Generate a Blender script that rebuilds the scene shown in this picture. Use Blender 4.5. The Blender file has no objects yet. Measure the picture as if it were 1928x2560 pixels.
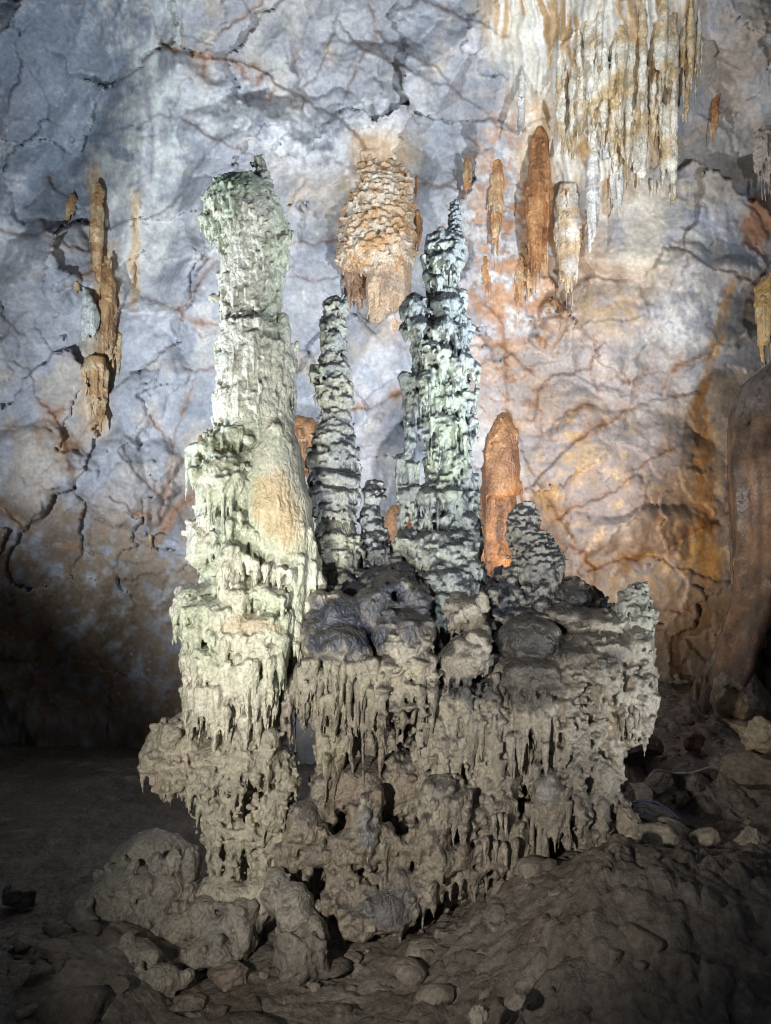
import bpy, math, random
import numpy as np
from mathutils import Vector

random.seed(7)
RNG = np.random.default_rng(7)
SC = bpy.context.scene
COL = SC.collection

# ------------------------------------------------------------------ camera
CAM = np.array([0.0, 0.0, 3.4])
PITCH = math.radians(5.0)
FPX = 1280.0 / math.tan(math.radians(33.0))
cam_data = bpy.data.cameras.new('camera')
cam_data.sensor_fit = 'VERTICAL'
cam_data.angle = math.radians(66.0)
cam_data.clip_start = 0.05
cam_data.clip_end = 200
cam = bpy.data.objects.new('camera', cam_data)
cam.location = CAM
cam.rotation_euler = (math.radians(90) + PITCH, 0, 0)
COL.objects.link(cam)
SC.camera = cam

# ------------------------------------------------------------------ world: faint even light that fills a lamp-lit cave
w = bpy.data.worlds.new('World'); SC.world = w; w.use_nodes = True
bg = w.node_tree.nodes['Background']
bg.inputs['Color'].default_value = (0.80, 0.86, 1.0, 1)
bg.inputs['Strength'].default_value = 0.055
SC.view_settings.view_transform = 'Standard'
SC.view_settings.look = 'None'
SC.view_settings.exposure = 0.0
SC.view_settings.gamma = 1.0
SC.view_settings.use_curve_mapping = False
SC.cycles.use_denoising = True
SC.cycles.pixel_filter_type = 'BLACKMAN_HARRIS'; SC.cycles.filter_width = 1.05
SC.cycles.denoising_input_passes = 'RGB_ALBEDO_NORMAL'
SC.cycles.max_bounces = 5
SC.cycles.sample_clamp_indirect = 4.0

# ------------------------------------------------------------------ cave floodlights (the show-cave lamps, hidden behind rocks or beside the path)
def flood(name, loc, aim, watts, color, cone, blend=0.6, size=0.12):
    l = bpy.data.lights.new(name, 'SPOT')
    l.energy = watts; l.color = color
    l.spot_size = math.radians(cone); l.spot_blend = blend
    l.shadow_soft_size = size
    o = bpy.data.objects.new(name, l)
    o.location = loc
    d = Vector(aim) - Vector(loc)
    o.rotation_euler = d.to_track_quat('-Z', 'Y').to_euler()
    COL.objects.link(o)
    return o
COOL = (0.81, 0.90, 1.0)
GREEN = (0.98, 1.0, 0.92)
WARM = (1.0, 0.74, 0.48)
flood('floodlight_column', (-2.2, 2.9, 0.4), (-1.2, 8.2, 5.2), 1250, GREEN, 50, 1.0)
flood('floodlight_tower', (0.1, 2.6, 0.3), (0.75, 8.7, 5.9), 1650, (0.97, 1.0, 1.0), 48, 1.0)
flood('floodlight_wall_left', (-7.0, 6.6, 3.2), (-2.2, 12.8, 7.2), 5700, COOL, 99, 1.0)
flood('floodlight_wall_right', (5.7, 4.2, 4.6), (0.9, 12.6, 9.2), 7400, COOL, 76, 1.0)
flood('floodlight_warm', (2.3, 10.3, 1.7), (3.7, 13.3, 5.6), 1150, WARM, 115, 0.9)
flood('floodlight_path', (-2.8, 1.0, 2.9), (-0.1, 8.0, 2.3), 2250, (1.0, 0.93, 0.81), 60, 1.0, 0.15)
flood('floodlight_right', (5.6, 5.2, 1.6), (2.6, 8.3, 2.8), 750, (0.97, 1.0, 0.97), 54, 0.9)

# ------------------------------------------------------------------ pixel -> place
CP, SP = math.cos(PITCH), math.sin(PITCH)
def P(px, py, Y):
    """world point on the vertical plane y=Y seen at photo position (px,py)"""
    px = np.asarray(px, float); py = np.asarray(py, float); Y = np.asarray(Y, float)
    dx = (px - 964.0) / FPX; dz = (1280.0 - py) / FPX
    fy = CP - SP * dz; fz = SP + CP * dz
    t = Y / fy
    return np.stack(np.broadcast_arrays(dx * t, Y + 0 * t, CAM[2] + fz * t), -1)
def MPP(py, Y):
    dz = (1280.0 - np.asarray(py, float)) / FPX
    return Y / (CP - SP * dz) / FPX      # metres per photo pixel

# ------------------------------------------------------------------ noise
_perm = np.random.default_rng(3).permutation(256).astype(np.int32)
_perm = np.concatenate([_perm, _perm, _perm])
_g = np.random.default_rng(4).normal(size=(256, 3)).astype(np.float32)
_g /= np.linalg.norm(_g, axis=1)[:, None]
from concurrent.futures import ThreadPoolExecutor
_POOL = ThreadPoolExecutor(4)
def _pn(Q, scale, off):
    Q = Q * np.float32(scale) + np.float32(off * 17.31 + 100.0)
    i = np.floor(Q); f = Q - i; i = i.astype(np.int32)
    i &= 255
    u = f * f * f * (f * (f * 6 - 15) + 10)
    X, Y, Z = i[:, 0], i[:, 1], i[:, 2]
    fx, fy, fz = f[:, 0].copy(), f[:, 1].copy(), f[:, 2].copy(); ux, uy, uz = u[:, 0], u[:, 1], u[:, 2]
    hx = (_perm[X], _perm[X + 1])
    def corner(a, b, c):
        h = _perm[_perm[hx[a] + Y + b] + Z + c]
        return _gx[h] * (fx - a) + _gy[h] * (fy - b) + _gz[h] * (fz - c)
    def lx(b, c):
        p = corner(0, b, c); return p + ux * (corner(1, b, c) - p)
    def ly(c):
        p = lx(0, c); return p + uy * (lx(1, c) - p)
    p = ly(0)
    return (p + uz * (ly(1) - p)) * np.float32(1.6)
_gx, _gy, _gz = (_g[:, k].copy() for k in range(3))
def pn(Q, scale=1.0, off=0.0):
    Q = np.asarray(Q, np.float32)
    if len(Q) <= 20000: return _pn(Q, scale, off)
    ch = [Q[a:a + 16384] for a in range(0, len(Q), 16384)]
    return np.concatenate(list(_POOL.map(lambda q: _pn(q, scale, off), ch)))
def fbm(Q, scale, octv=4, off=0.0, gain=0.5):
    s = 0; a = 1.0
    for k in range(octv):
        s = s + a * pn(Q, scale * 2.03 ** k, off + k * 1.7); a *= gain
    return s
def ridged(Q, scale, octv=3, off=0.0):
    s = 0; a = 1.0
    for k in range(octv):
        s = s + a * (1 - np.abs(pn(Q, scale * 2.03 ** k, off + k * 1.7))); a *= 0.5
    return s / 1.75
def sstep(a, b, x):
    t = np.clip((x - a) / (b - a), 0, 1); return t * t * (3 - 2 * t)
def worley2(U, V, cell, seed=0):
    u = U / cell; v = V / cell
    iu = np.floor(u).astype(np.int64); iv = np.floor(v).astype(np.int64)
    d1 = np.full(u.shape, 9.0); d2 = np.full(u.shape, 9.0); idn = np.zeros(u.shape, np.int64)
    ox = np.zeros(u.shape); oy = np.zeros(u.shape)
    for a in (-1, 0, 1):
        for b in (-1, 0, 1):
            cu = iu + a; cv = iv + b
            h = (cu * 73856093 ^ cv * 19349663 ^ (seed * 83492791 + 977)) & 0x7fffffff
            h = (h * 1103515245 + 12345) & 0x7fffffff
            r1 = (h % 1009) / 1009.0; h2 = (h // 1009) % 1013; r2 = h2 / 1013.0
            px = cu + r1; py = cv + r2
            d = np.hypot(u - px, v - py)
            m = d < d1
            d2 = np.where(m, d1, np.minimum(d2, d))
            idn = np.where(m, h, idn); ox = np.where(m, u - px, ox); oy = np.where(m, v - py, oy)
            d1 = np.where(m, d, d1)
    return d1, d2, idn, ox, oy

# ------------------------------------------------------------------ mesh soup
def _lathe_faces(nr, ns):
    F = []
    for r in range(nr - 1):
        for s in range(ns):
            a = r * ns + s; b = r * ns + (s + 1) % ns; c = a + ns; d = b + ns
            F += [(a, c, b), (b, c, d)]
    return F
def _drip_proto(ns=8):
    ts = [0.0, 0.04, 0.13, 0.30, 0.55, 0.80, 1.0]
    rs = [0.30, 0.70, 1.0, 0.88, 0.60, 0.32, 0.08]
    V = []
    for t, r in zip(ts, rs):
        for k in range(ns):
            a = 2 * math.pi * k / ns
            V.append((r * math.cos(a), r * math.sin(a), t))
    F = _lathe_faces(len(ts), ns)
    V.append((0, 0, -0.01)); top = len(V) - 1
    V.append((0, 0, 1.03)); bot = len(V) - 1
    for k in range(ns):
        F.append((top, k, (k + 1) % ns))
        o = (len(ts) - 1) * ns
        F.append((bot, o + (k + 1) % ns, o + k))
    return np.array(V, np.float32), np.array(F, np.int32)
DV, DF = _drip_proto()
def _ico(sub):
    import bmesh
    bm = bmesh.new(); bmesh.ops.create_icosphere(bm, subdivisions=sub, radius=1.0)
    bm.verts.ensure_lookup_table()
    V = np.array([v.co[:] for v in bm.verts], np.float32)
    F = np.array([[v.index for v in f.verts] for f in bm.faces], np.int32)
    bm.free(); return V, F
I1V, I1F = _ico(2)
I3V, I3F = _ico(4)
I5V, I5F = _ico(5)

class Soup:
    def __init__(s): s.v = []; s.f = []; s.n = 0
    def add(s, V, F):
        s.v.append(np.asarray(V, np.float32)); s.f.append(np.asarray(F, np.int64) + s.n); s.n += len(V)
    def addmany(s, VV, F):            # VV: (N, v, 3)
        N, nv, _ = VV.shape
        s.v.append(VV.reshape(-1, 3).astype(np.float32))
        s.f.append((F[None] + (np.arange(N) * nv)[:, None, None] + s.n).reshape(-1, 3)); s.n += N * nv
    def arrays(s):
        return np.concatenate(s.v), np.concatenate(s.f)
    # hanging teardrops
    def drips(s, C, hr, L, lean=0.12, squash=1.0):
        C = np.asarray(C, np.float32).reshape(-1, 3); N = len(C)
        if N == 0: return
        hr = np.broadcast_to(np.asarray(hr, np.float32), (N,)); L = np.broadcast_to(np.asarray(L, np.float32), (N,))
        a = RNG.uniform(0, 6.28, N).astype(np.float32)
        x = DV[None, :, 0] * hr[:, None]; y = DV[None, :, 1] * hr[:, None] * squash
        X = x * np.cos(a)[:, None] - y * np.sin(a)[:, None]
        Y = x * np.sin(a)[:, None] + y * np.cos(a)[:, None]
        t = DV[None, :, 2]
        lx = RNG.normal(0, lean, N)[:, None] * L[:, None]; ly = RNG.normal(0, lean, N)[:, None] * L[:, None]
        VV = np.stack([X + C[:, None, 0] + lx * t * t, Y + C[:, None, 1] + ly * t * t,
                       C[:, None, 2] + hr[:, None] * 0.5 - t * (L[:, None] + hr[:, None] * 0.5)], -1)
        s.addmany(VV, DF)
    def balls(s, C, R):               # R (N,) or (N,3)
        C = np.asarray(C, np.float32).reshape(-1, 3); N = len(C)
        if N == 0: return
        R = np.asarray(R, np.float32)
        if R.ndim < 2: R = np.broadcast_to(R.reshape(-1, 1), (N, 3))
        s.addmany(I1V[None] * R[:, None, :] + C[:, None, :], I1F)
    def blob(s, c, r, amp=0.08, freq=1.5, tilt=0.0, power=1.0):
        """ellipsoid with lumpy surface; tilt (radians) turns it in the x-z plane"""
        c = np.asarray(c, float); r = np.asarray(r, float)
        V = I3V.astype(float).copy()
        n = fbm(V * 1.0, freq, 3, off=float(c[0] * 3.1 + c[2] * 5.7)) * amp
        V = V * (1 + n)[:, None] * r
        ct, st = math.cos(tilt), math.sin(tilt)
        X = V[:, 0] * ct - V[:, 2] * st; Z = V[:, 0] * st + V[:, 2] * ct
        s.add(np.stack([X, V[:, 1], Z], -1) + c, I3F)
    def lathe(s, rows, Y0, dr=0.9, grow=0.0, amp=0.06, freq=2.0, ns=64, step=0.03, seed=0.0, dy=None, flutes=0, fdepth=.08):
        """rows: (photo y, left x, right x) top to bottom"""
        rows = np.array(rows, float)
        py0, py1 = rows[0, 0], rows[-1, 0]
        m = MPP((py0 + py1) / 2, Y0)
        n = max(6, int((py1 - py0) * m / step))
        py = np.linspace(py0, py1, n)
        xl = np.interp(py, rows[:, 0], rows[:, 1]); xr = np.interp(py, rows[:, 0], rows[:, 2])
        Yc = Y0 if dy is None else Y0 + np.interp(py, [d[0] for d in dy], [d[1] for d in dy])
        Cn = P((xl + xr) / 2, py, Yc)
        R = np.maximum((xr - xl) / 2 * MPP(py, Yc) + grow, 0.006)
        a = np.linspace(0, 2 * math.pi, ns, endpoint=False)
        ca, sa = np.cos(a), np.sin(a)
        V = np.zeros((n, ns, 3))
        V[:, :, 0] = R[:, None] * ca; V[:, :, 1] = R[:, None] * sa * dr
        V += Cn[:, None, :]
        Q = V.reshape(-1, 3)
        nz = fbm(Q, freq, 3, off=seed).reshape(n, ns)
        if flutes:
            Qa = np.stack([np.broadcast_to(ca, (n, ns)).ravel() * flutes / 6.28, np.broadcast_to(sa, (n, ns)).ravel() * flutes / 6.28, Q[:, 2] * .35], -1)
            nz = nz + (.5 - np.abs(pn(Qa, 1.0, seed + 3)).reshape(n, ns)) * fdepth / max(amp, 1e-3)
        V[:, :, 0] = Cn[:, None, 0] + R[:, None] * ca * (1 + amp * nz)
        V[:, :, 1] = Cn[:, None, 1] + R[:, None] * sa * dr * (1 + amp * nz)
        F = _lathe_faces(n, ns)
        V = V.reshape(-1, 3)
        V = np.vstack([V, Cn[0] + [0, 0, 0.5 * R[0] * 0.3], Cn[-1] - [0, 0, R[-1] * 0.3]])
        t, b = len(V) - 2, len(V) - 1
        for k in range(ns):
            F.append((t, k, (k + 1) % ns)); o = (n - 1) * ns; F.append((b, o + (k + 1) % ns, o + k))
        s.add(V, np.array(F))
    def capsule(s, pts, rad, ns=10):
        """tapered tube through points"""
        pts = np.asarray(pts, float); rad = np.asarray(rad, float); n = len(pts)
        a = np.linspace(0, 2 * math.pi, ns, endpoint=False)
        V = []
        for i in range(n):
            d = pts[min(i + 1, n - 1)] - pts[max(i - 1, 0)]; d /= np.linalg.norm(d) + 1e-9
            u = np.cross(d, [0, 1, 0.01]); u /= np.linalg.norm(u) + 1e-9; v = np.cross(d, u)
            V.append(pts[i] + rad[i] * (np.cos(a)[:, None] * u + np.sin(a)[:, None] * v))
        V = np.concatenate(V + [pts[:1], pts[-1:]])
        F = _lathe_faces(n, ns)
        for k in range(ns):
            F.append((n * ns, k, (k + 1) % ns)); o = (n - 1) * ns; F.append((n * ns + 1, o + (k + 1) % ns, o + k))
        s.add(V, np.array(F))

def mesh_from(V, F, name='m'):
    me = bpy.data.meshes.new(name)
    V = np.ascontiguousarray(V, np.float32); F = np.ascontiguousarray(F, np.int32)
    me.vertices.add(len(V)); me.vertices.foreach_set('co', V.ravel())
    k = F.shape[1]
    me.loops.add(F.size); me.loops.foreach_set('vertex_index', F.ravel())
    me.polygons.add(len(F)); me.polygons.foreach_set('loop_start', np.arange(0, F.size, k, dtype=np.int32))
    me.polygons.foreach_set('loop_total', np.full(len(F), k, np.int32))
    me.update(calc_edges=True)
    return me
def remesh(V, F, voxel, adapt=0.0):
    me = mesh_from(V, F)
    o = bpy.data.objects.new('tmp', me); COL.objects.link(o)
    md = o.modifiers.new('r', 'REMESH'); md.mode = 'VOXEL'; md.voxel_size = voxel; md.use_smooth_shade = True; md.adaptivity = adapt
    dg = bpy.context.evaluated_depsgraph_get()
    out = bpy.data.meshes.new_from_object(o.evaluated_get(dg))
    bpy.data.objects.remove(o); bpy.data.meshes.remove(me)
    return out
def keep_largest(me):
    """drop crumbs that the remesher left floating"""
    n = len(me.vertices); e = np.empty(len(me.edges) * 2, np.int32); me.edges.foreach_get('vertices', e); e = e.reshape(-1, 2)
    lab = np.arange(n)
    while True:
        m = np.minimum(lab[e[:, 0]], lab[e[:, 1]]); new = lab.copy()
        np.minimum.at(new, e[:, 0], m); np.minimum.at(new, e[:, 1], m); new = new[new]; new = new[new]
        if (new == lab).all(): break
        lab = new
    big = np.bincount(lab).argmax()
    if (lab != big).any():
        import bmesh
        bm = bmesh.new(); bm.from_mesh(me); bm.verts.ensure_lookup_table()
        bmesh.ops.delete(bm, geom=[bm.verts[int(i)] for i in np.nonzero(lab != big)[0]], context='VERTS')
        bm.to_mesh(me); bm.free(); me.update()
    return me
def get_co(me):
    a = np.empty(len(me.vertices) * 3, np.float32); me.vertices.foreach_get('co', a); return a.reshape(-1, 3)
def get_no(me):
    a = np.empty(len(me.vertices) * 3, np.float32); me.vertex_normals.foreach_get('vector', a); return a.reshape(-1, 3)
def smooth(me, co, it, f=0.5):
    e = np.empty(len(me.edges) * 2, np.int32); me.edges.foreach_get('vertices', e); e = e.reshape(-1, 2)
    n = len(co)
    deg = np.bincount(e.ravel(), minlength=n).astype(np.float32); deg[deg == 0] = 1
    for _ in range(it):
        acc = np.empty_like(co)
        for k in range(3):
            acc[:, k] = (np.bincount(e[:, 0], co[e[:, 1], k], n) + np.bincount(e[:, 1], co[e[:, 0], k], n)) / deg
        co = co + f * (acc - co)
    return co
def coarse(soup, voxel=0.05):
    voxel *= 1.3
    me = remesh(*soup.arrays(), voxel)
    n = len(me.polygons)
    c = np.empty(n * 3, np.float32); me.polygons.foreach_get('center', c)
    m = np.empty(n * 3, np.float32); me.polygons.foreach_get('normal', m)
    bpy.data.meshes.remove(me)
    return c.reshape(-1, 3), m.reshape(-1, 3), voxel * voxel * 1.1

def decorate(soup, drip=0, hr=(0.02, 0.05), ln=(0.08, 0.3), knob=0, kr=(0.015, 0.04), flute=0, fr=(0.012, 0.03), fl=(0.3, 0.9),
             tier=0.0, where=None, voxel=0.05, patch=0.0, lean=0.05, sink=0.3, scale=0, srx=(0.05, 0.12), up=0.45):
    """dress a rough body with drip tiers, knobs, scales and flutes; densities per square metre"""
    C, N, A = coarse(soup, voxel)
    w0 = np.ones(len(C)) if where is None else where(C).astype(float)
    def pick(d, cond):
        p = w0 * cond * d * A * (N[:, 1] < 0.5)       # faces turned to the back wall stay plain
        k = RNG.random(len(C)) < p
        return C[k] + RNG.normal(0, voxel * 0.4, (k.sum(), 3)) * (1, 1, 1), N[k]
    pt = 1.0
    if patch: pt = sstep(-patch, patch, pn(C, 2.2, 5.0)) * 1.6
    if drip:
        c, n = pick(drip, (N[:, 2] < up) * pt)
        k = len(c); h = RNG.uniform(*hr, k) * RNG.choice([0.7, 1.0, 1.0, 1.4], k); L = RNG.uniform(*ln, k)
        if tier:
            z = c[:, 2] + 0.25 * pn(c, 1.6, 2.0) + 0.06 * pn(c, 6.0, 3.0)
            c[:, 2] += (np.round(z / tier) * tier - z) * 0.85
        c = c + n * (h * (1 - 2 * sink))[:, None] * 0.6
        soup.drips(c, h, L, lean)
    if flute:
        c, n = pick(flute, (np.abs(N[:, 2]) < 0.6) * pt)
        k = len(c); h = RNG.uniform(*fr, k); L = RNG.uniform(*fl, k)
        soup.drips(c + n * (h * 0.1)[:, None], h, L, 0.02)
    if knob:
        c, n = pick(knob, pt)
        k = len(c); h = RNG.uniform(*kr, k)
        soup.balls(c + n * (h * 0.25)[:, None], h)
    if scale:
        c, n = pick(scale, (N[:, 2] > -0.3) * pt)
        k = len(c); a = RNG.uniform(*srx, k)
        soup.balls(c, np.stack([a, a, a * RNG.uniform(0.3, 0.6, k)], -1))

# ------------------------------------------------------------------ materials
def rock_mat(name, rough=(0.45, 0.85), bump=0.35, bscale=28.0, grain=(0.78, 1.2), spec=0.4, bdist=0.02, pop=0.0, pscale=20.0, stretch=0.6, coat=0.6):
    """stone: the colour and wetness of each piece come with its mesh, grain and fine relief from noise"""
    m = bpy.data.materials.new(name); m.use_nodes = True
    nt = m.node_tree; N = nt.nodes; Lk = nt.links
    b = N['Principled BSDF']
    at = N.new('ShaderNodeAttribute'); at.attribute_name = 'Col'
    tc = N.new('ShaderNodeNewGeometry')
    n1 = N.new('ShaderNodeTexNoise'); n1.inputs['Scale'].default_value = bscale; n1.inputs['Detail'].default_value = 7; n1.inputs['Roughness'].default_value = 0.62
    n2 = N.new('ShaderNodeTexNoise'); n2.inputs['Scale'].default_value = bscale * 0.23; n2.inputs['Detail'].default_value = 5
    for n in (n1, n2): Lk.new(tc.outputs['Position'], n.inputs['Vector'])
    mr = N.new('ShaderNodeMapRange'); mr.inputs['From Min'].default_value = 0.3; mr.inputs['From Max'].default_value = 0.7
    mr.inputs['To Min'].default_value = grain[0]; mr.inputs['To Max'].default_value = grain[1]
    Lk.new(n1.outputs['Fac'], mr.inputs['Value'])
    mr2 = N.new('ShaderNodeMapRange'); mr2.inputs['From Min'].default_value = 0.3; mr2.inputs['From Max'].default_value = 0.7
    mr2.inputs['To Min'].default_value = 0.88; mr2.inputs['To Max'].default_value = 1.12
    Lk.new(n2.outputs['Fac'], mr2.inputs['Value'])
    mu = N.new('ShaderNodeMath'); mu.operation = 'MULTIPLY'
    Lk.new(mr.outputs[0], mu.inputs[0]); Lk.new(mr2.outputs[0], mu.inputs[1])
    vm = N.new('ShaderNodeVectorMath'); vm.operation = 'SCALE'
    Lk.new(at.outputs['Color'], vm.inputs[0]); Lk.new(mu.outputs[0], vm.inputs['Scale'])
    Lk.new(vm.outputs[0], b.inputs['Base Color'])
    r = N.new('ShaderNodeMapRange'); r.inputs['To Min'].default_value = rough[1]; r.inputs['To Max'].default_value = rough[0]
    Lk.new(at.outputs['Alpha'], r.inputs['Value'])
    Lk.new(r.outputs[0], b.inputs['Roughness'])
    b.inputs['Specular IOR Level'].default_value = spec
    bp = N.new('ShaderNodeBump'); bp.inputs['Strength'].default_value = bump; bp.inputs['Distance'].default_value = bdist
    Lk.new(n1.outputs['Fac'], bp.inputs['Height']); Lk.new(bp.outputs[0], b.inputs['Normal'])
    b.inputs['Coat Roughness'].default_value = 0.16; b.inputs['Coat IOR'].default_value = 1.4
    cw = N.new('ShaderNodeMath'); cw.operation = 'MULTIPLY'; cw.inputs[1].default_value = coat; Lk.new(at.outputs['Alpha'], cw.inputs[0]); Lk.new(cw.outputs[0], b.inputs['Coat Weight']); Lk.new(bp.outputs[0], b.inputs['Coat Normal'])   # film of water
    if pop:                                                     # coralloid crust: small rounded grains with sharp seams
        wv = N.new('ShaderNodeVectorMath'); wv.operation = 'MULTIPLY_ADD'
        Lk.new(n2.outputs['Color'], wv.inputs[0]); wv.inputs[1].default_value = (.22, .22, .22); Lk.new(tc.outputs['Position'], wv.inputs[2])
        sc = N.new('ShaderNodeVectorMath'); sc.operation = 'MULTIPLY'; sc.inputs[1].default_value = (1, 1, stretch); Lk.new(wv.outputs[0], sc.inputs[0])
        vo = N.new('ShaderNodeTexVoronoi'); vo.inputs['Scale'].default_value = pscale; vo.inputs['Detail'].default_value = 0.0; vo.inputs['Randomness'].default_value = 1.0
        Lk.new(sc.outputs[0], vo.inputs['Vector'])
        b2 = N.new('ShaderNodeBump'); b2.invert = True; b2.inputs['Strength'].default_value = pop; b2.inputs['Distance'].default_value = 0.035
        Lk.new(vo.outputs['Distance'], b2.inputs['Height']); Lk.new(b2.outputs[0], bp.inputs['Normal'])
    return m
M_FLOW = rock_mat('flowstone', (0.20, 0.70), 0.65, 30, (0.62, 1.3), 0.5, 0.025, 0.55, 19.0, 0.45)
M_SMOOTH = rock_mat('smooth_flowstone', (0.20, 0.70), 0.6, 24, (0.68, 1.22), 0.5, 0.02, 0.5, 26.0, 0.16)
M_RIB = rock_mat('ribbed_dripstone', (0.25, 0.75), 0.5, 22, (0.65, 1.25), 0.4, 0.02)
M_WALL = rock_mat('limestone', (0.38, 0.8), 0.35, 14, (0.80, 1.18), 0.3, 0.03, coat=0.15)
M_MUD = rock_mat('cave_mud', (0.35, 0.85), 0.9, 18, (0.6, 1.35), 0.35, 0.04, 0.5, 9.0, 1.0, 0.35)

def set_col(me, rgb, wet):
    a = me.attributes.new('Col', 'FLOAT_COLOR', 'POINT')
    A = np.ones((len(me.vertices), 4), np.float32); A[:, :3] = np.clip(rgb, 0.004, 0.95); A[:, 3] = np.clip(wet, 0, 1)
    a.data.foreach_set('color', A.ravel())
def mixc(a, b, t):
    t = np.asarray(t)[:, None]; return a * (1 - t) + np.asarray(b) * t

def palette(c1, c2, dark=None, dark_amt=0.0, blobs=(), wet=0.2, sc=1.6, wetdark=0.5, dust_shade=(0.15, 0.62), stk=0.16):
    """stone colour: two tones in drifts, dark crust plus shade painted on upward faces, and patches of stain"""
    def f(co, no):
        n = co.shape[0]
        t = sstep(-0.55, 0.55, fbm(co, sc, 3, 11.0))
        rgb = mixc(np.tile(np.array(c1, np.float32), (n, 1)), np.array(c2, np.float32), t)
        wv = np.full(n, wet, np.float32) + 0.45 * sstep(0.05, 0.5, pn(co, 1.5, 21.0))
        nz = fbm(co, 5.0, 3, 31.0)
        streak = pn(co * np.array([9, 9, 1.2]), 1.0, 41.0)
        rgb = rgb * (1 + stk * streak + 0.10 * nz)[:, None]
        for (c, rad, colr, s) in blobs:
            d = np.linalg.norm((co - np.asarray(c)) / np.asarray(rad), axis=1) + 0.30 * nz + 0.15 * streak
            k = (1 - sstep(0.55, 1.05, d)) * s
            rgb = mixc(rgb, np.array(colr), k)
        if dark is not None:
            k = sstep(dust_shade[0], dust_shade[1], no[:, 2] + 0.42 * nz + 0.10 * pn(co, 14.0, 51.0)) * dark_amt  # mineral crust on upward faces, deepened with painted shade
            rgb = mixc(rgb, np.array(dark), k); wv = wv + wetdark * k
        return rgb, wv
    return f

def empty(name, loc, label, cat, group=None):
    o = bpy.data.objects.new(name, None); o.location = loc; o.empty_display_size = 0.2
    COL.objects.link(o); o['label'] = label; o['category'] = cat
    if group: o['group'] = group
    return o
def finish(me, name, mat, colf, parent=None, smooth_it=2, disp=((9.0, 0.012), (24.0, 0.006)), ripple=0.0, post=None):
    co = get_co(me)
    if smooth_it: co = smooth(me, co, smooth_it)
    me.vertices.foreach_set('co', co.ravel()); me.update()
    no = get_no(me)
    d = 0
    for s, a in disp: d = d + a * fbm(co, s, 2, s)
    if ripple:
        k = sstep(0.05, 0.5, no[:, 2])
        ph = co[:, 2] * 50 + 9 * pn(co, 4.0, 7.0) + 5 * pn(co, 11.0, 8.0)
        d = d + ripple * k * np.sin(ph)
    co = co + no * np.asarray(d)[:, None]
    me.vertices.foreach_set('co', co.ravel().astype(np.float32)); me.update()
    rgb, wet = colf(co, get_no(me))
    set_col(me, rgb, wet)
    if parent is not None:
        co = co - np.array(parent.location, np.float32)
        me.vertices.foreach_set('co', co.ravel().astype(np.float32)); me.update()
    me.shade_smooth()
    me.name = name
    o = bpy.data.objects.new(name, me); COL.objects.link(o)
    me.materials.append(mat)
    if parent is not None: o.parent = parent
    return o
ADAPT = 0.09
def body(soup, name, colf, parent=None, voxel=0.014, mat=None, **kw):
    me = remesh(*soup.arrays(), voxel, ADAPT)
    return finish(me, name, mat or M_FLOW, colf, parent, **kw)

# separate hanging drips shared by many parents
def drip_mesh(k):
    rng = np.random.default_rng(100 + k)
    s = Soup()
    s.drips(np.zeros((1, 3)), 0.20, 1.0, 0.03)
    for _ in range(3 + k % 3):
        a = rng.uniform(0, 6.28); s.drips(np.array([[0.10 * math.cos(a), 0.10 * math.sin(a), rng.uniform(-0.25, 0.0)]]), rng.uniform(0.07, 0.13), rng.uniform(0.35, 0.7), 0.02)
    return remesh(*s.arrays(), 0.034)
DRIPS = {}
def hang(root, part, pts, size, colf, key, name='stalactite', mat=None, width=1.0):
    """stalactites as parts: pts world tips' roots, size lengths (m)"""
    if key not in DRIPS:
        L = []
        for k in range(5):
            me = drip_mesh(k)
            co = smooth(me, get_co(me), 1)
            me.vertices.foreach_set('co', co.ravel()); me.update()
            no = get_no(me)
            co = co + no * (0.018 * fbm(co * np.array([1, 1, 0.4]), 12, 2, k))[:, None]
            me.vertices.foreach_set('co', co.ravel().astype(np.float32)); me.update()
            rgb, wet = colf(co * 0.6 + 13.0 * k, get_no(me)); set_col(me, rgb, wet)
            me.shade_smooth()
            me.materials.append(mat or M_FLOW); me.name = 'stalactite'
            L.append(me)
        DRIPS[key] = L
    pts = np.asarray(pts, float).reshape(-1, 3); size = np.broadcast_to(np.asarray(size, float), (len(pts),))
    for p, s in zip(pts, size):
        o = bpy.data.objects.new(name, random.choice(DRIPS[key])); COL.objects.link(o)
        o.parent = part or root
        o.location = Vector(p) - Vector(root.location)
        ww = s * width * random.uniform(0.7, 1.1)
        o.scale = (ww, ww, s); o.rotation_euler = (random.gauss(0, 0.04), random.gauss(0, 0.04), random.uniform(0, 6.28))

def px_r(rx, ry, Y, py, depth=None):
    m = MPP(py, Y); return np.array([rx * m, (depth if depth else (rx + ry) / 2) * m, ry * m])
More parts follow.
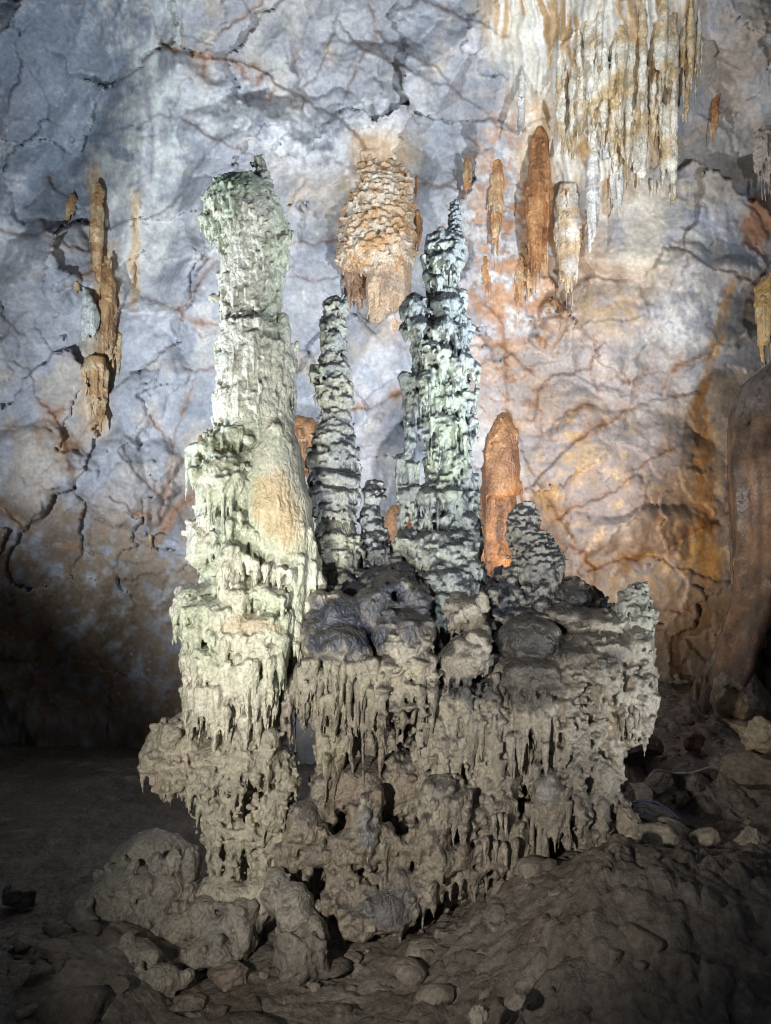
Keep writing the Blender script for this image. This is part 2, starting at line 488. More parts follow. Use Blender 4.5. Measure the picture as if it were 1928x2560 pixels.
# ================================================================== cave wall
CRACKS = [  # (depth, stain, points in photo coordinates)
 (1.6, .8, [(409,112),(455,129),(475,135),(515,142),(574,152),(634,162),(667,185),(703,218),(746,234),(792,264),(838,290),(871,317),(901,343),(917,370)]),
 (1.0, .3, [(455,0),(452,53),(455,99),(472,132)]), (1.1, .6, [(482,132),(528,99),(568,69),(614,40),(660,0)]),
 (.9, .4, [(370,13),(383,59),(403,99),(422,119)]), (.7, .2, [(660,30),(627,73),(607,106),(581,152)]),
 (.9, .4, [(779,0),(772,53),(759,99),(739,158),(746,224)]), (.9, .5, [(858,0),(838,53),(825,112),(802,172),(759,218)]),
 (1.0, .5, [(924,0),(931,40),(947,79),(917,132),(878,185),(851,264)]), (.9, .3, [(947,79),(990,33),(1036,0)]),
 (.9, .5, [(950,82),(990,119),(1043,145),(1100,169),(1125,209),(1155,234),(1199,263),(1249,323)]),
 (.9, .4, [(947,125),(990,158),(1010,218),(1023,277),(1049,310)]), (.9, .5, [(851,59),(891,112),(944,139),(990,158),(1056,191),(1100,211)]),
 (1.3, .5, [(1060,0),(1100,15),(1150,40),(1199,55),(1239,70),(1264,89)]), (.9, .3, [(455,290),(502,323),(561,356),(634,389)]),
 (.6, .8, [(510,142),(510,185)]), (.6, .8, [(590,155),(630,215)]), (.6, .9, [(660,180),(640,215)]), (.6, .9, [(690,215),(672,255)]),
 (.6, .9, [(725,232),(735,268)]), (.6, .9, [(760,245),(758,290)]), (.7, .6, [(198,0),(224,26),(247,66),(261,106)]),
 (1.2, .5, [(0,574),(47,584),(80,590),(109,586),(127,570),(145,556),(224,556)]), (.8, .6, [(119,442),(145,475),(172,492)]),
 (.7, .5, [(134,581),(156,603),(184,617),(224,624)]),
 (1.1, .9, [(231,677),(203,689),(181,711),(137,726),(119,758),(101,773),(69,778),(43,801),(22,827),(0,849)]),
 (.7, .5, [(289,771),(329,762),(347,736),(398,758),(449,771),(470,754),(500,700),(535,653)]), (.7, .3, [(409,646),(438,660),(477,650),(521,646)]),
 (.9, .9, [(449,773),(467,805),(506,807),(539,809)]), (.7, .4, [(467,816),(506,839),(543,830)]),
 (.9, .7, [(450,899),(459,917),(488,928),(524,919),(550,917)]), (1.2, .7, [(488,928),(467,1015),(441,1069),(434,1123),(431,1137),(427,1190),(415,1247),(399,1295)]),
 (.9, .7, [(376,1037),(398,1069),(427,1102),(434,1131)]), (.8, .8, [(25,899),(51,914),(80,928),(87,964),(90,993),(109,1011),(134,1033),(159,1022)]),
 (.8, .5, [(58,1040),(29,1066),(0,1102)]), (.9, .9, [(134,1033),(156,1087),(170,1123),(174,1174)]), (.7, .8, [(231,1051),(203,1087),(188,1123)]),
 (1.3, .8, [(0,1259),(24,1287),(53,1320),(85,1340),(118,1356),(163,1363),(260,1385)]), (.8, .6, [(142,1312),(191,1318),(224,1322),(260,1330)]),
 (.7, .4, [(301,1100),(326,1161),(354,1194),(387,1226),(403,1242)]), (.9, .9, [(281,1244),(309,1259),(338,1277),(366,1283)]),
 (.9, .9, [(492,1230),(452,1259),(431,1291),(415,1328)]), (1.0, .4, [(326,1507),(313,1560),(301,1609),(289,1678),(281,1710)]),
 (.9, .5, [(370,1328),(399,1352),(431,1377)]),
 # right side
 (2.2, .7, [(1400,790),(1429,729),(1458,697),(1500,694),(1564,703),(1600,691),(1635,662),(1658,624),(1688,615),(1723,635),(1776,665),(1829,682),(1882,706),(1899,712),(1928,682),(1990,640)]),
 (1.6, .9, [(1341,794),(1347,759),(1370,747),(1394,753),(1406,767),(1420,776),(1417,823),(1394,853),(1370,870),(1347,835),(1341,794)]),
 (1.2, .6, [(1600,706),(1605,735),(1617,765)]), (1.2, .9, [(1800,860),(1782,882),(1735,900),(1694,917),(1670,947),(1655,985)]),
 (1.5, 1., [(1732,982),(1676,991),(1629,1006),(1570,1023),(1535,1047),(1476,1082),(1423,1117),(1376,1164),(1335,1205),(1294,1235)]),
 (1.0, .9, [(1482,1011),(1429,1023),(1388,1053),(1347,1094)]), (1.2, 1., [(1476,920),(1429,929),(1382,938),(1353,964),(1341,1000),(1335,1047)]),
 (.9, .8, [(1506,859),(1482,894),(1476,929),(1500,976)]), (1.2, .7, [(1347,1205),(1376,1258),(1406,1305),(1441,1352)]),
 (1.3, .7, [(1582,1188),(1535,1223),(1482,1252),(1429,1270),(1400,1299)]),
 (1.5, 1., [(1429,1446),(1500,1417),(1570,1399),(1647,1388),(1694,1352),(1746,1323),(1805,1293),(1850,1262)]),
 (1.2, .9, [(1647,1388),(1682,1417),(1723,1423),(1782,1446),(1840,1461)]), (1.1, .9, [(1347,1317),(1382,1364),(1406,1382),(1429,1364),(1464,1388),(1488,1423)]),
 (.9, .8, [(1582,1176),(1629,1141),(1688,1117)]), (1.0, .9, [(1270,1023),(1294,1088),(1335,1188)]),
 (.8, .4, [(1606,1188),(1606,1230),(1580,1290)]), (.8, .7, [(1488,1423),(1490,1500),(1500,1560)]), (1.0, .5, [(1640,1520),(1700,1530),(1790,1530)]),
 (1.0, 1., [(869,1015),(916,1020),(964,1001),(1006,982)]), (.8, .8, [(902,1115),(964,1105),(1016,1086)]), (.9, .7, [(750,607),(790,612),(845,597)]),
 (.8, .6, [(750,690),(790,700),(840,690)]), (.9, .5, [(1010,420),(1060,455),(1110,465),(1140,470)]), (.8, .5, [(1133,300),(1137,380),(1130,460)]),
 (.8, .5, [(1170,380),(1150,440),(1100,470)]), (.7, .5, [(700,560),(735,500),(760,450)]), (.7, .4, [(1860,500),(1900,540),(1928,600)]),
 (.8, .7, [(1506,960),(1540,940),(1580,955),(1640,930)]), (.7, .8, [(1250,860),(1290,900),(1330,930)]), (.7, .8, [(1210,760),(1250,800),(1262,870),(1270,1000)]),
]
def axis_pts(lo, a, b, hi, fine, rough):
    return np.concatenate([np.arange(lo, a, rough), np.arange(a, b, fine), np.arange(b, hi + rough, rough)])
def build_wall():
    us = axis_pts(-700, -20, 1950, 2650, 3.8, 20)
    vs = axis_pts(-620, -20, 1780, 2200, 3.8, 20)
    U, V = np.meshgrid(us, vs)
    sh = U.shape
    Q = np.stack([U.ravel() / 100, V.ravel() / 100, np.zeros(U.size)], -1)
    g = lambda a: a.reshape(sh)
    # warped coordinates for natural-looking borders
    wx = g(fbm(Q, 0.9, 4, 1.0)) * 34; wy = g(fbm(Q, 0.9, 4, 2.0)) * 34
    wsx = g(fbm(Q, 4.0, 3, 3.0)) * 7; wsy = g(fbm(Q, 4.0, 3, 4.0)) * 7
    Uw, Vw = U + wx, V + wy
    # ---- depth of the wall: leans out overhead, hollows low on the left
    Y = 13.5 + g(fbm(Q, 0.18, 3, 9.0)) * 0.35
    Y -= 2.3 * sstep(650, -500, V) ** 1.2 + 0.3 * sstep(500, 100, V) * sstep(1000, 1500, U)
    Y += 1.6 * sstep(1250, 1750, V) * sstep(700, 250, U)
    Y += 0.5 * sstep(1450, 1750, V) * sstep(900, 1500, U)
    Y -= 0.65 * np.exp(-((U - 400 + .12 * V) / 110) ** 2) * sstep(700, 300, V)          # pale vertical buttress at upper left
    Y += 0.55 * np.exp(-((U - 170) / 150) ** 2 - ((V - 250) / 300) ** 2)      # hollow beside it
    for cx, cy, rx, ry, a in ((1740, 760, 150, 130, .28), (1385, 808, 48, 72, .20), (1510, 810, 105, 110, .20), (1560, 1210, 230, 170, .25), (1420, 1040, 90, 70, .12), (700, 330, 230, 95, .25), (930, 200, 150, 90, .18), (130, 680, 130, 110, .2), (330, 900, 120, 160, .22), (480, 720, 90, 130, .15), (80, 1180, 150, 110, .2), (330, 1200, 110, 120, .2), (560, 480, 90, 140, .15), (1620, 1330, 190, 60, .15), (960, 900, 120, 200, .2)):
        q = np.hypot((Uw - cx) / rx, (Vw - cy) / ry); Y -= 1.5 * a * np.clip(1 - q ** 2.5, -.35, 1)                # bulging blocks
    Qd = np.stack([(U * .8 + V * .55).ravel() / 100, (V * .8 - U * .55).ravel() / 260, np.zeros(U.size)], -1)
    Y -= .6 * (g(ridged(Qd, .42, 2, 61.0)) - .6) * (1 - .5 * sstep(1100, 1300, U))                         # slanting folds
    Y -= 0.60 * sstep(720, 650, V - (U - 1650) * 0.05 + wy * .3) * sstep(1350, 1500, U)   # roof slab over the right-hand blocks
    Y -= 0.25 * sstep(0, 60, Vw - (390 - 0.62 * (900 - U))) * sstep(1000, 900, U) * sstep(380, 480, U) * sstep(700, 400, V)  # slab edge below the long crack
    # ---- fracture plates, coarse then fine, each tilted its own way
    relief = np.zeros(sh)
    for cell, tilt, off, gw, gd, seed in ((330, 0.55, 0.17, 0.010, 0.010, 1), (140, 0.22, 0.034, 0.010, 0.004, 2), (52, 0.05, 0.008, 0.03, 0.003, 3)):
        d1, d2, idn, ox, oy = worley2(Uw * 1.0 + 0.35 * Vw + wsx, Vw * 0.8 - 0.2 * Uw + wsy, cell, seed)
        r1 = (idn % 97) / 97.0 - .5; r2 = (idn // 97 % 89) / 89.0 - .5; r3 = (idn // 8633 % 83) / 83.0 - .5
        on = g(sstep(-0.25, 0.25, pn(Q, 0.35 * 210 / cell * 0.4, seed * 5.0)))
        relief += (r1 * 2 * off + (r2 * ox + r3 * oy) * tilt * 2) * (0.35 + 0.65 * on)
        relief += gd * (1 - sstep(0, gw, d2 - d1)) * on
        if seed == 1: plate = r1; edge1 = (1 - sstep(0, gw * 1.3, d2 - d1)) * on
        if seed == 2: plate2 = r1; edge2 = (1 - sstep(0, gw * 1.2, d2 - d1)) * on
    # ---- traced cracks
    crack = np.zeros(sh); stain = np.zeros(sh); svar = g(fbm(Q, .8, 3, 15.0)); var = .25 + .75 * sstep(-.5, .5, g(fbm(Q, 1.1, 3, 14.0)))
    for dep, st, pts in CRACKS:
        pts = np.array(pts, float)
        x0, x1 = pts[:, 0].min() - 60, pts[:, 0].max() + 60; y0, y1 = pts[:, 1].min() - 60, pts[:, 1].max() + 60
        i0, i1 = np.searchsorted(us, [x0, x1]); j0, j1 = np.searchsorted(vs, [y0, y1])
        if i1 <= i0 or j1 <= j0: continue
        uu = (U + wsx * 1.0 + wx * .10)[j0:j1, i0:i1]; vv = (V + wsy * 1.0 + wy * .10)[j0:j1, i0:i1]
        best = np.full(uu.shape, 1e9); sgn = np.zeros(uu.shape)
        for a, b in zip(pts[:-1], pts[1:]):
            d = b - a; L2 = d @ d + 1e-6
            t = np.clip(((uu - a[0]) * d[0] + (vv - a[1]) * d[1]) / L2, 0, 1)
            dx = uu - a[0] - t * d[0]; dy = vv - a[1] - t * d[1]
            dd = np.hypot(dx, dy); m = dd < best
            best = np.where(m, dd, best); sgn = np.where(m, dy, sgn)
        lip = sstep(40, 2, best) * np.sign(sgn) * sstep(0, 5, best)
        crack[j0:j1, i0:i1] = np.maximum(crack[j0:j1, i0:i1], var[j0:j1, i0:i1] * (0.3 + .5 * dep) * np.exp(-(best / (1.5 + 1.3 * dep * var[j0:j1, i0:i1])) ** 2))
        relief[j0:j1, i0:i1] += 0.022 * dep * lip * -1.0
        stain[j0:j1, i0:i1] = np.maximum(stain[j0:j1, i0:i1], st * (.35 + .65 * sstep(-.3, .5, svar[j0:j1, i0:i1])) * np.exp(-best / (2.5 + 9 * st * sstep(-.4, .6, svar[j0:j1, i0:i1]))))
    relief += 0.065 * crack
    # rough rock grain
    fold = ridged(np.stack([(U * 0.9 + V * .4).ravel() / 100, (V - U * .3).ravel() / 100, np.zeros(U.size)], -1), 1.6, 4, 6.0)
    relief += -(g(fold) - .6) * 0.028
    relief += g(fbm(Q, 6.0, 3, 7.0)) * 0.007 + g(fbm(Q, 20.0, 2, 8.0)) * 0.003
    # vertical drapes of the flow-stone apron at upper right and the buttress at upper left
    apron = sstep(1180, 1300, Uw - (V - 100) * .35) * sstep(1790, 1690, Uw + V * .28) * sstep(560, 420, V + wy * 2) * 1.0
    butt = np.exp(-((Uw - 400 + V * .05) / 95) ** 2) * sstep(720, 350, V)
    fl = g(pn(np.stack([(U + wx * .4 - V * .05).ravel() / 9, V.ravel() / 160, np.zeros(U.size)], -1), 1.0, 12.0))
    fl2 = g(pn(np.stack([(U + wx * .4 - V * .05).ravel() / 24, V.ravel() / 220, np.zeros(U.size)], -1), 1.0, 13.0))
    relief = relief * (1 - .6 * apron) - apron * (0.10 + 0.05 * np.abs(fl2) * 2 + 0.03 * fl) - butt * (0.05 * fl2 + 0.02 * fl)
    Y = Y + relief
    X = P(U.ravel(), V.ravel(), Y.ravel())
    global WALL_U, WALL_V, WALL_Y
    WALL_U, WALL_V, WALL_Y = U[::3, ::3].ravel(), V[::3, ::3].ravel(), Y[::3, ::3].ravel()
    ny, nx = sh
    idx = np.arange(nx * ny).reshape(ny, nx)
    F = np.stack([idx[:-1, :-1], idx[1:, :-1], idx[1:, 1:], idx[:-1, 1:]], -1).reshape(-1, 4)
    me = mesh_from(X, F, 'cave_wall')
    # ---- colour of the stone
    def c(*a): return np.array(a, float)
    def mx(rgb, col, k): return rgb * (1 - k[..., None]) + np.array(col) * k[..., None]
    n1 = g(fbm(Q, 0.7, 4, 20.0)); n2 = g(fbm(Q, 2.5, 4, 21.0)); n3 = g(fbm(Q, 9.0, 3, 22.0))
    rgb = np.empty(sh + (3,)); rgb[:] = c(.345, .35, .375)
    rgb = mx(rgb, c(.45, .45, .46), .7 * sstep(0, .9, n1 + .25 * n2))
    rgb = mx(rgb, c(.25, .27, .31), .7 * sstep(0, .9, -n1 - .2 * n2))
    rgb *= (1 + .25 * plate + .22 * plate2)[..., None]
    def patch(cx, cy, rx, ry, ang=0):
        ca, sa = math.cos(ang), math.sin(ang)
        a = ((Uw - cx) * ca + (Vw - cy) * sa) / rx; b = (-(Uw - cx) * sa + (Vw - cy) * ca) / ry
        return 1 - sstep(.6, 1.15, np.hypot(a, b) + .28 * n2 + .12 * n3)
    n4 = g(fbm(Q, .45, 4, 24.0))
    rgb = mx(rgb, c(.42, .345, .26), .6 * sstep(.05, .6, n4 + .25 * n2 + .3 * sstep(900, 1500, U) - .25 + .2 * sstep(800, 1300, V)))
    rgb = mx(rgb, c(.50, .475, .42), .5 * sstep(.2, .7, -n4 + .4 * n2))
    # left: cooler dark hollow and greenish buttress
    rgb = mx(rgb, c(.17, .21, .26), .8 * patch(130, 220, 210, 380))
    rgb = mx(rgb, c(.47, .50, .47), .75 * butt * sstep(-.5, .5, fl2 + n2))
    # pale calcite bloom in the middle
    for a in ((700, 330, 260, 110, .45), (560, 250, 110, 130, 0), (930, 320, 130, 80, .3), (760, 380, 120, 70, 0), (1210, 500, 90, 120, 0), (1260, 690, 80, 60, 0)):
        rgb = mx(rgb, c(.56, .565, .57), .55 * patch(*a) * sstep(-.5, .4, n2 + n3 * .4))
    for a in ((1740, 760, 130, 120, 0), (1640, 830, 120, 70, 0), (1480, 830, 90, 60, 0)):
        rgb = mx(rgb, c(.55, .54, .53), .55 * patch(*a) * sstep(-.5, .4, n2 + n3 * .4))
    # right: mauve limestone below, rusty belt around the stalactites
    rgb = mx(rgb, c(.35, .31, .31), .85 * patch(1560, 1200, 330, 260) + 0 * n1)
    rgb = mx(rgb, c(.38, .325, .30), .7 * patch(1420, 960, 260, 170))
    rgb = mx(rgb, c(.44, .30, .19), .5 * np.clip(patch(1330, 820, 330, 420) + patch(1480, 1150, 330, 330), 0, 1) * sstep(-.5, .5, n4 + .4 * n2))
    rust = patch(1290, 560, 150, 330, -.1) * sstep(-.35, .35, n2 + .5 * fl2) + .8 * patch(1230, 780, 90, 240) * sstep(-.2, .4, n2)
    rgb = mx(rgb, c(.40, .19, .075), .72 * np.clip(rust, 0, 1))
    rgb = mx(rgb, c(.62, .58, .54), .65 * patch(1270, 600, 150, 260) * sstep(.1, .6, -n2 + .3 * n3))
    web = g(ridged(Q, 2.2, 3, 33.0))
    rgb = mx(rgb, c(.30, .13, .05), .8 * sstep(.86, .96, web) * np.clip(patch(1300, 720, 200, 420) + .6 * patch(1450, 950, 250, 200), 0, 1))
    rgb = mx(rgb, c(.38, .24, .11), .55 * patch(1540, 790, 110, 70, .2) * sstep(-.3, .3, n2))
    # apron: cream and ochre streaks
    cream = apron
    rgb = mx(rgb, c(.60, .555, .46), .85 * cream)
    rgb = mx(rgb, c(.36, .21, .075), cream * .85 * sstep(.0, .45, fl2 + .7 * n1 + .55 * np.exp(-((Uw + V * .28 - 1740) / 70) ** 2)))
    rgb = mx(rgb, c(.66, .65, .62), cream * .8 * sstep(.1, .5, fl - .6 * fl2))
    rgb = mx(rgb, c(.56, .50, .40), .75 * (1 - sstep(28, 60, np.abs(Uw - 1610 + (V - 640) * .1))) * sstep(420, 480, V) * sstep(720, 660, V))
    rgb = mx(rgb, c(.30, .13, .05), .8 * patch(1900, 560, 60, 90))
    # ochre water streak on the right wall
    cx = np.interp(V, [690, 760, 860, 960, 1010, 1100, 1300, 1400, 1480], [1832, 1815, 1790, 1762, 1748, 1757, 1765, 1772, 1775])
    hw = np.interp(V, [690, 760, 860, 960, 1010, 1100, 1300, 1480], [9, 15, 17, 12, 17, 27, 29, 36])
    e = np.abs(U + wsx * .6 - cx) / hw
    k = (1 - sstep(.6, 1.2, e + .3 * n3 + .15 * n2)) * sstep(680, 720, V) * sstep(1500, 1400, V + 30 * n2)
    k = k * (1 - .75 * sstep(.5, .1, e) * sstep(760, 790, V) * sstep(960, 930, V))
    rgb = mx(rgb, c(.42, .235, .085), k * (.55 + .33 * sstep(-.4, .4, fl + n2)))
    rgb = mx(rgb, c(.60, .46, .27), .6 * (1 - sstep(.1, .35, np.abs(e - 1.3))) * sstep(980, 1010, V) * sstep(1420, 1350, V) * sstep(-.3, .3, n2))
    for cx, hwid, v0, v1 in ((243, 22, 440, 730), (272, 24, 640, 900), (240, 32, 860, 1060), (337, 12, 510, 740), (955, 75, 360, 480), (1345, 40, 280, 420)):
        e = np.abs(Uw * .35 + U * .65 - cx) / hwid
        kk = (1 - sstep(.4, 1.5, e + .4 * n2)) * sstep(v0 - 60, v0, V) * sstep(v1 + 60, v1, V)
        rgb = mx(rgb, c(.45, .30, .15), .75 * kk); rgb = mx(rgb, c(.60, .54, .44), .6 * kk * sstep(.1, .5, fl))
    # golden crust low on the right, darker brown low on the left
    rgb = mx(rgb, c(.52, .34, .14), .75 * (patch(1700, 1420, 260, 70, -.1) + .8 * patch(1400, 1180, 80, 200, .4)) .clip(0, 1) * sstep(-.25, .4, n2 + .4 * n3))
    rgb = mx(rgb, c(.55, .42, .25), .7 * sstep(.45, .8, n2 + .5 * n3) * patch(1560, 1220, 330, 260))
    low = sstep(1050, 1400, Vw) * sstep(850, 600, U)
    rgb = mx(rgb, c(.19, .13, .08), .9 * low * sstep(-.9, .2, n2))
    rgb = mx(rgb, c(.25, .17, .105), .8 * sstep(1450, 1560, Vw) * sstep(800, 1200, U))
    rgb = mx(rgb, c(.30, .17, .07), .5 * patch(150, 1090, 80, 60, .5) * sstep(-.4, .5, n2))
    # rusty cracks, white veins
    rgb = mx(rgb, c(.25, .115, .045), np.clip(stain * 1.05 * sstep(-.55, .2, n2 + .25), 0, .95))
    rgb = mx(rgb, c(.15, .09, .06), .45 * np.clip(crack, 0, 1))
    rgb = mx(rgb, c(.24, .16, .11), .25 * edge1 * sstep(-.1, .4, n1 + n2)); rgb = mx(rgb, c(.25, .20, .17), .2 * edge2 * sstep(0, .4, n2))
    vein = g(ridged(np.stack([(U + wx).ravel() / 150, (V * .6 + wy).ravel() / 150, np.zeros(U.size)], -1), 1.0, 2, 55.0))
    rgb = mx(rgb, c(.62, .62, .60), .6 * sstep(.955, .985, vein))
    rgb = mx(rgb, c(.66, .66, .64), .3 * sstep(.6, .85, n3) * sstep(0, .5, n2))
    rgb *= (1 + .10 * n3 + .10 * n2)[..., None]
    wet = .25 + .3 * sstep(0, .5, n1) + .2 * apron
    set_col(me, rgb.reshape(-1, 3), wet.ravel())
    me.shade_smooth()
    me.materials.append(M_WALL)
    o = bpy.data.objects.new('cave_wall', me); COL.objects.link(o)
    o['kind'] = 'structure'; o['label'] = 'grey blue limestone cave wall split by rusty cracks'
    return o
build_wall()

# ================================================================== cave floor
def floor_h(x, y):
    q = np.stack([x, y, 0 * x], -1)
    h = 0.10 * fbm(q, 0.5, 3, 70.0)
    h += 0.75 * sstep(0.2, 2.6, x + .35 * fbm(q, .8, 3, 71.0)) * sstep(4.0, 7.2, y) * (1 - .0 * y)
    h += 0.55 * sstep(9.0, 13.0, y) * sstep(1.0, 3.5, x)
    h += 0.35 * np.exp(-((x - 1.7) / 1.1) ** 2 - ((y - 7.0) / .8) ** 2)
    h -= 0.35 * np.exp(-((x - 3.6) / .8) ** 2 - ((y - 9.3) / .8) ** 2)
    h += 0.25 * sstep(-1.6, -2.4, x) * sstep(8.4, 7.4, y) * sstep(5.8, 6.8, y)
    return h
def build_floor():
    xs = np.concatenate([np.arange(-14, -4.6, .12), np.arange(-4.6, 4.9, .030), np.arange(4.9, 14, .12)])
    ys = np.concatenate([np.arange(-2, 5.0, .15), np.arange(5.0, 8.6, .027), np.arange(8.6, 17.5, .06)])
    X, Yg = np.meshgrid(xs, ys); x, y = X.ravel(), Yg.ravel()
    q = np.stack([x, y, 0 * x], -1)
    h = floor_h(x, y)
    rgh = sstep(-.6, 1.2, x)                                    # the right-hand bank is broken mud and rubble
    d1, d2, idn, ox, oy = worley2(x + .06 * fbm(q, 4, 2, 1.0), y * .8 + .06 * fbm(q, 4, 2, 2.0), .21, 5)
    r1 = (idn % 97) / 97.0
    h += rgh * (.13 * r1 * sstep(0, .2, d2 - d1) * sstep(-.3, .3, pn(q, 1.1, 3.0))) + (.35 + .65 * rgh) * .075 * (ridged(q, 2.2, 4, 4.0) - .6) * 1.6
    slash = ridged(np.stack([(x * .55 + y * .8), (y * .55 - x * .8) * .25, 0 * x], -1), 3.2, 4, 6.0)
    h += (.35 + .65 * rgh) * sstep(7.4, 6.4, y) * .20 * (slash - .6)
    h += .032 * fbm(q, 6, 4, 5.0) + .008 * fbm(q, 20, 2, 6.0) - .03 * sstep(.80, .97, ridged(q, 1.6, 3, 9.0))
    ny, nx = X.shape; idx = np.arange(nx * ny).reshape(ny, nx)
    F = np.stack([idx[:-1, :-1], idx[:-1, 1:], idx[1:, 1:], idx[1:, :-1]], -1).reshape(-1, 4)
    me = mesh_from(np.stack([x, y, h], -1), F, 'cave_floor')
    n1 = fbm(q, .7, 3, 80.0); n2 = fbm(q, 3.0, 4, 81.0)
    rgb = np.tile(np.array([.15, .135, .118]), (len(x), 1))
    rgb = mixc(rgb, [.21, .19, .168], sstep(0, .8, n1 + .4 * n2)); rgb = mixc(rgb, [.115, .095, .08], sstep(0, .8, -n1 - .5 * n2))
    rgb = mixc(rgb, [.19, .165, .15], .6 * rgh * sstep(-.4, .4, n2))
    rgb = mixc(rgb, [.34, .31, .27], .6 * sstep(.5, .9, n2))
    set_col(me, rgb, .35 + .5 * sstep(-.1, .5, -n1))
    me.shade_smooth(); me.materials.append(M_MUD)
    o = bpy.data.objects.new('cave_floor', me); COL.objects.link(o); o['kind'] = 'structure'; o['label'] = 'brown muddy cave floor rising to a rubble bank'
build_floor()
# ================================================================== stalagmites and flowstone
DARK = (.045, .050, .062)  # ledge tops: dark crust with shade put into the colour
def tiers(s, rows, Y0, n, hr=(.03, .06), ln=(.1, .3), dr=.9, arc=(.5, 1.6), ylim=None, out=0.0, droop=.06, seed=0, fill=1.0):
    """arcs of drips that make scalloped ledges round a column"""
    rng = np.random.default_rng(seed + 11)
    rows = np.array(rows, float)
    lo, hi = (rows[0, 0], rows[-1, 0]) if ylim is None else ylim
    for _ in range(n):
        py = rng.uniform(lo, hi)
        xl = np.interp(py, rows[:, 0], rows[:, 1]); xr = np.interp(py, rows[:, 0], rows[:, 2])
        c = P((xl + xr) / 2, py, Y0); m = MPP(py, Y0); R = (xr - xl) / 2 * m
        a0 = rng.uniform(0, 6.28) if rng.random() < .5 else rng.uniform(-2.6, -.5); h = rng.uniform(*arc)
        r0 = rng.uniform(*hr)
        k = max(3, int(2 * h * R / (r0 * 1.25) * fill))
        a = a0 + np.linspace(-h, h, k) + rng.normal(0, .03, k)
        edge = 1 - (np.linspace(-1, 1, k)) ** 2
        rr = R + out - r0 * .55 + r0 * .9 * edge
        z = c[2] - droop * (1 - edge) * 2 + .035 * np.sin(a * rng.uniform(2, 5) + rng.uniform(0, 6)) + rng.normal(0, .008, k)
        pts = np.stack([c[0] + rr * np.cos(a), c[1] + rr * dr * np.sin(a), z], -1)
        hh = r0 * rng.uniform(.7, 1.3, k); ll = rng.uniform(*ln, k) * (.5 + .5 * edge); f = np.sin(a) < .55
        s.drips(pts[f], hh[f], ll[f], .03)
def stack(s, rows, Y0, cuts, over=.64, dr=.95, amp=.14):
    rows = np.array(rows, float)
    for a, b in zip(cuts[:-1], cuts[1:]):
        py = (a + b) / 2; xl = np.interp(py, rows[:, 0], rows[:, 1]); xr = np.interp(py, rows[:, 0], rows[:, 2]); m = MPP(py, Y0)
        j = RNG.uniform(-.06, .06, 2) * (xr - xl); s.blob(P((xl + xr) / 2 + j[0], py, Y0 + j[1] * m), ((xr - xl) / 2 * m, (xr - xl) / 2 * m * dr, (b - a) * over * m), amp, 1.8, RNG.uniform(-.15, .15))
def knob(s, px, py, r, Y, stem=0):
    c = P(px, py, Y); m = MPP(py, Y); s.blob(c, np.array([r, r, r * .9]) * m, .12, 2.0)
    if stem: s.drips([c], [r * m * .85], [stem * m], .02)
def shelf(s, px, py, rx, ry, Y, depth=None, tilt=0.0, fringe=(0.08, .3), hr=(.025, .05), dens=1.0, amp=.10, freq=1.6, lowz=-.25):
    """dome of flowstone with a fringe of drips under its rim"""
    c = P(px, py, Y); r = px_r(rx, ry, Y, py, depth or rx)
    s.blob(c, r, amp, freq, tilt)
    per = 3.3 * (r[0] + r[1]) / 1.0
    h0 = (hr[0] + hr[1]) / 2
    for lay in range(2):
        k = int(per / (h0 * 1.7) * dens)
        a = np.linspace(0, 6.283, k, endpoint=False) + RNG.normal(0, .05, k)
        zz = lowz - .3 * lay + .16 * np.sin(3 * a + px) + .10 * np.sin(7 * a + py) + RNG.normal(0, .05, k)
        q = np.sqrt(np.clip(1 - zz ** 2, .1, 1)) * RNG.uniform(.84, .99, k)
        X = r[0] * q * np.cos(a); Yy = r[1] * q * np.sin(a); Z = r[2] * zz
        ct, st = math.cos(tilt), math.sin(tilt)
        pts = np.stack([c[0] + X * ct - Z * st, c[1] + Yy, c[2] + X * st + Z * ct], -1)
        f = np.sin(a) < .5; k = int(f.sum())
        s.drips(pts[f], RNG.uniform(*hr, k), RNG.uniform(*fringe, k) * RNG.choice([.5, 1, 1, 1.5], k), .05)

# ---------------------------------------------------------------- tall pale column at left
Y1 = 8.3
def wp(px, py, Y=Y1): return P(px, py, Y)
GREEN1 = (.48, .51, .395); CREAM = (.58, .56, .475); OCHRE = (.50, .37, .20); GREY = (.36, .37, .34)
lc_blobs = [(wp(600, 500), (.35, .6, .5), (.42, .52, .38), .8), (wp(560, 1180), (.3, .6, .5), (.46, .53, .30), .7),
            (wp(690, 1260, 7.8), (.30, .45, .42), OCHRE, .7), (wp(735, 1300, 7.8), (.16, .45, .4), OCHRE, .5), (wp(640, 450), (.5, .6, .25), (.22, .23, .21), .7),
            (wp(745, 1150), (.16, .5, 1.4), (.34, .35, .33), .75), (wp(620, 1560, 7.8), (.4, .4, .12), (.50, .40, .27), .6),  # tall grey strip: side shade painted along the right edge
            (wp(600, 1700), (.8, .8, .35), (.40, .38, .32), .55)]
LCOL = palette(CREAM, GREEN1, (.16, .17, .17), .55, lc_blobs, .25, 1.4, .2, (.35, .9))
lc = empty('stalagmite', P(600, 2215, Y1), 'tallest stalagmite column, pale green and cream, standing left of the others', 'stalagmite', 'stalagmites growing on the flowstone mound')
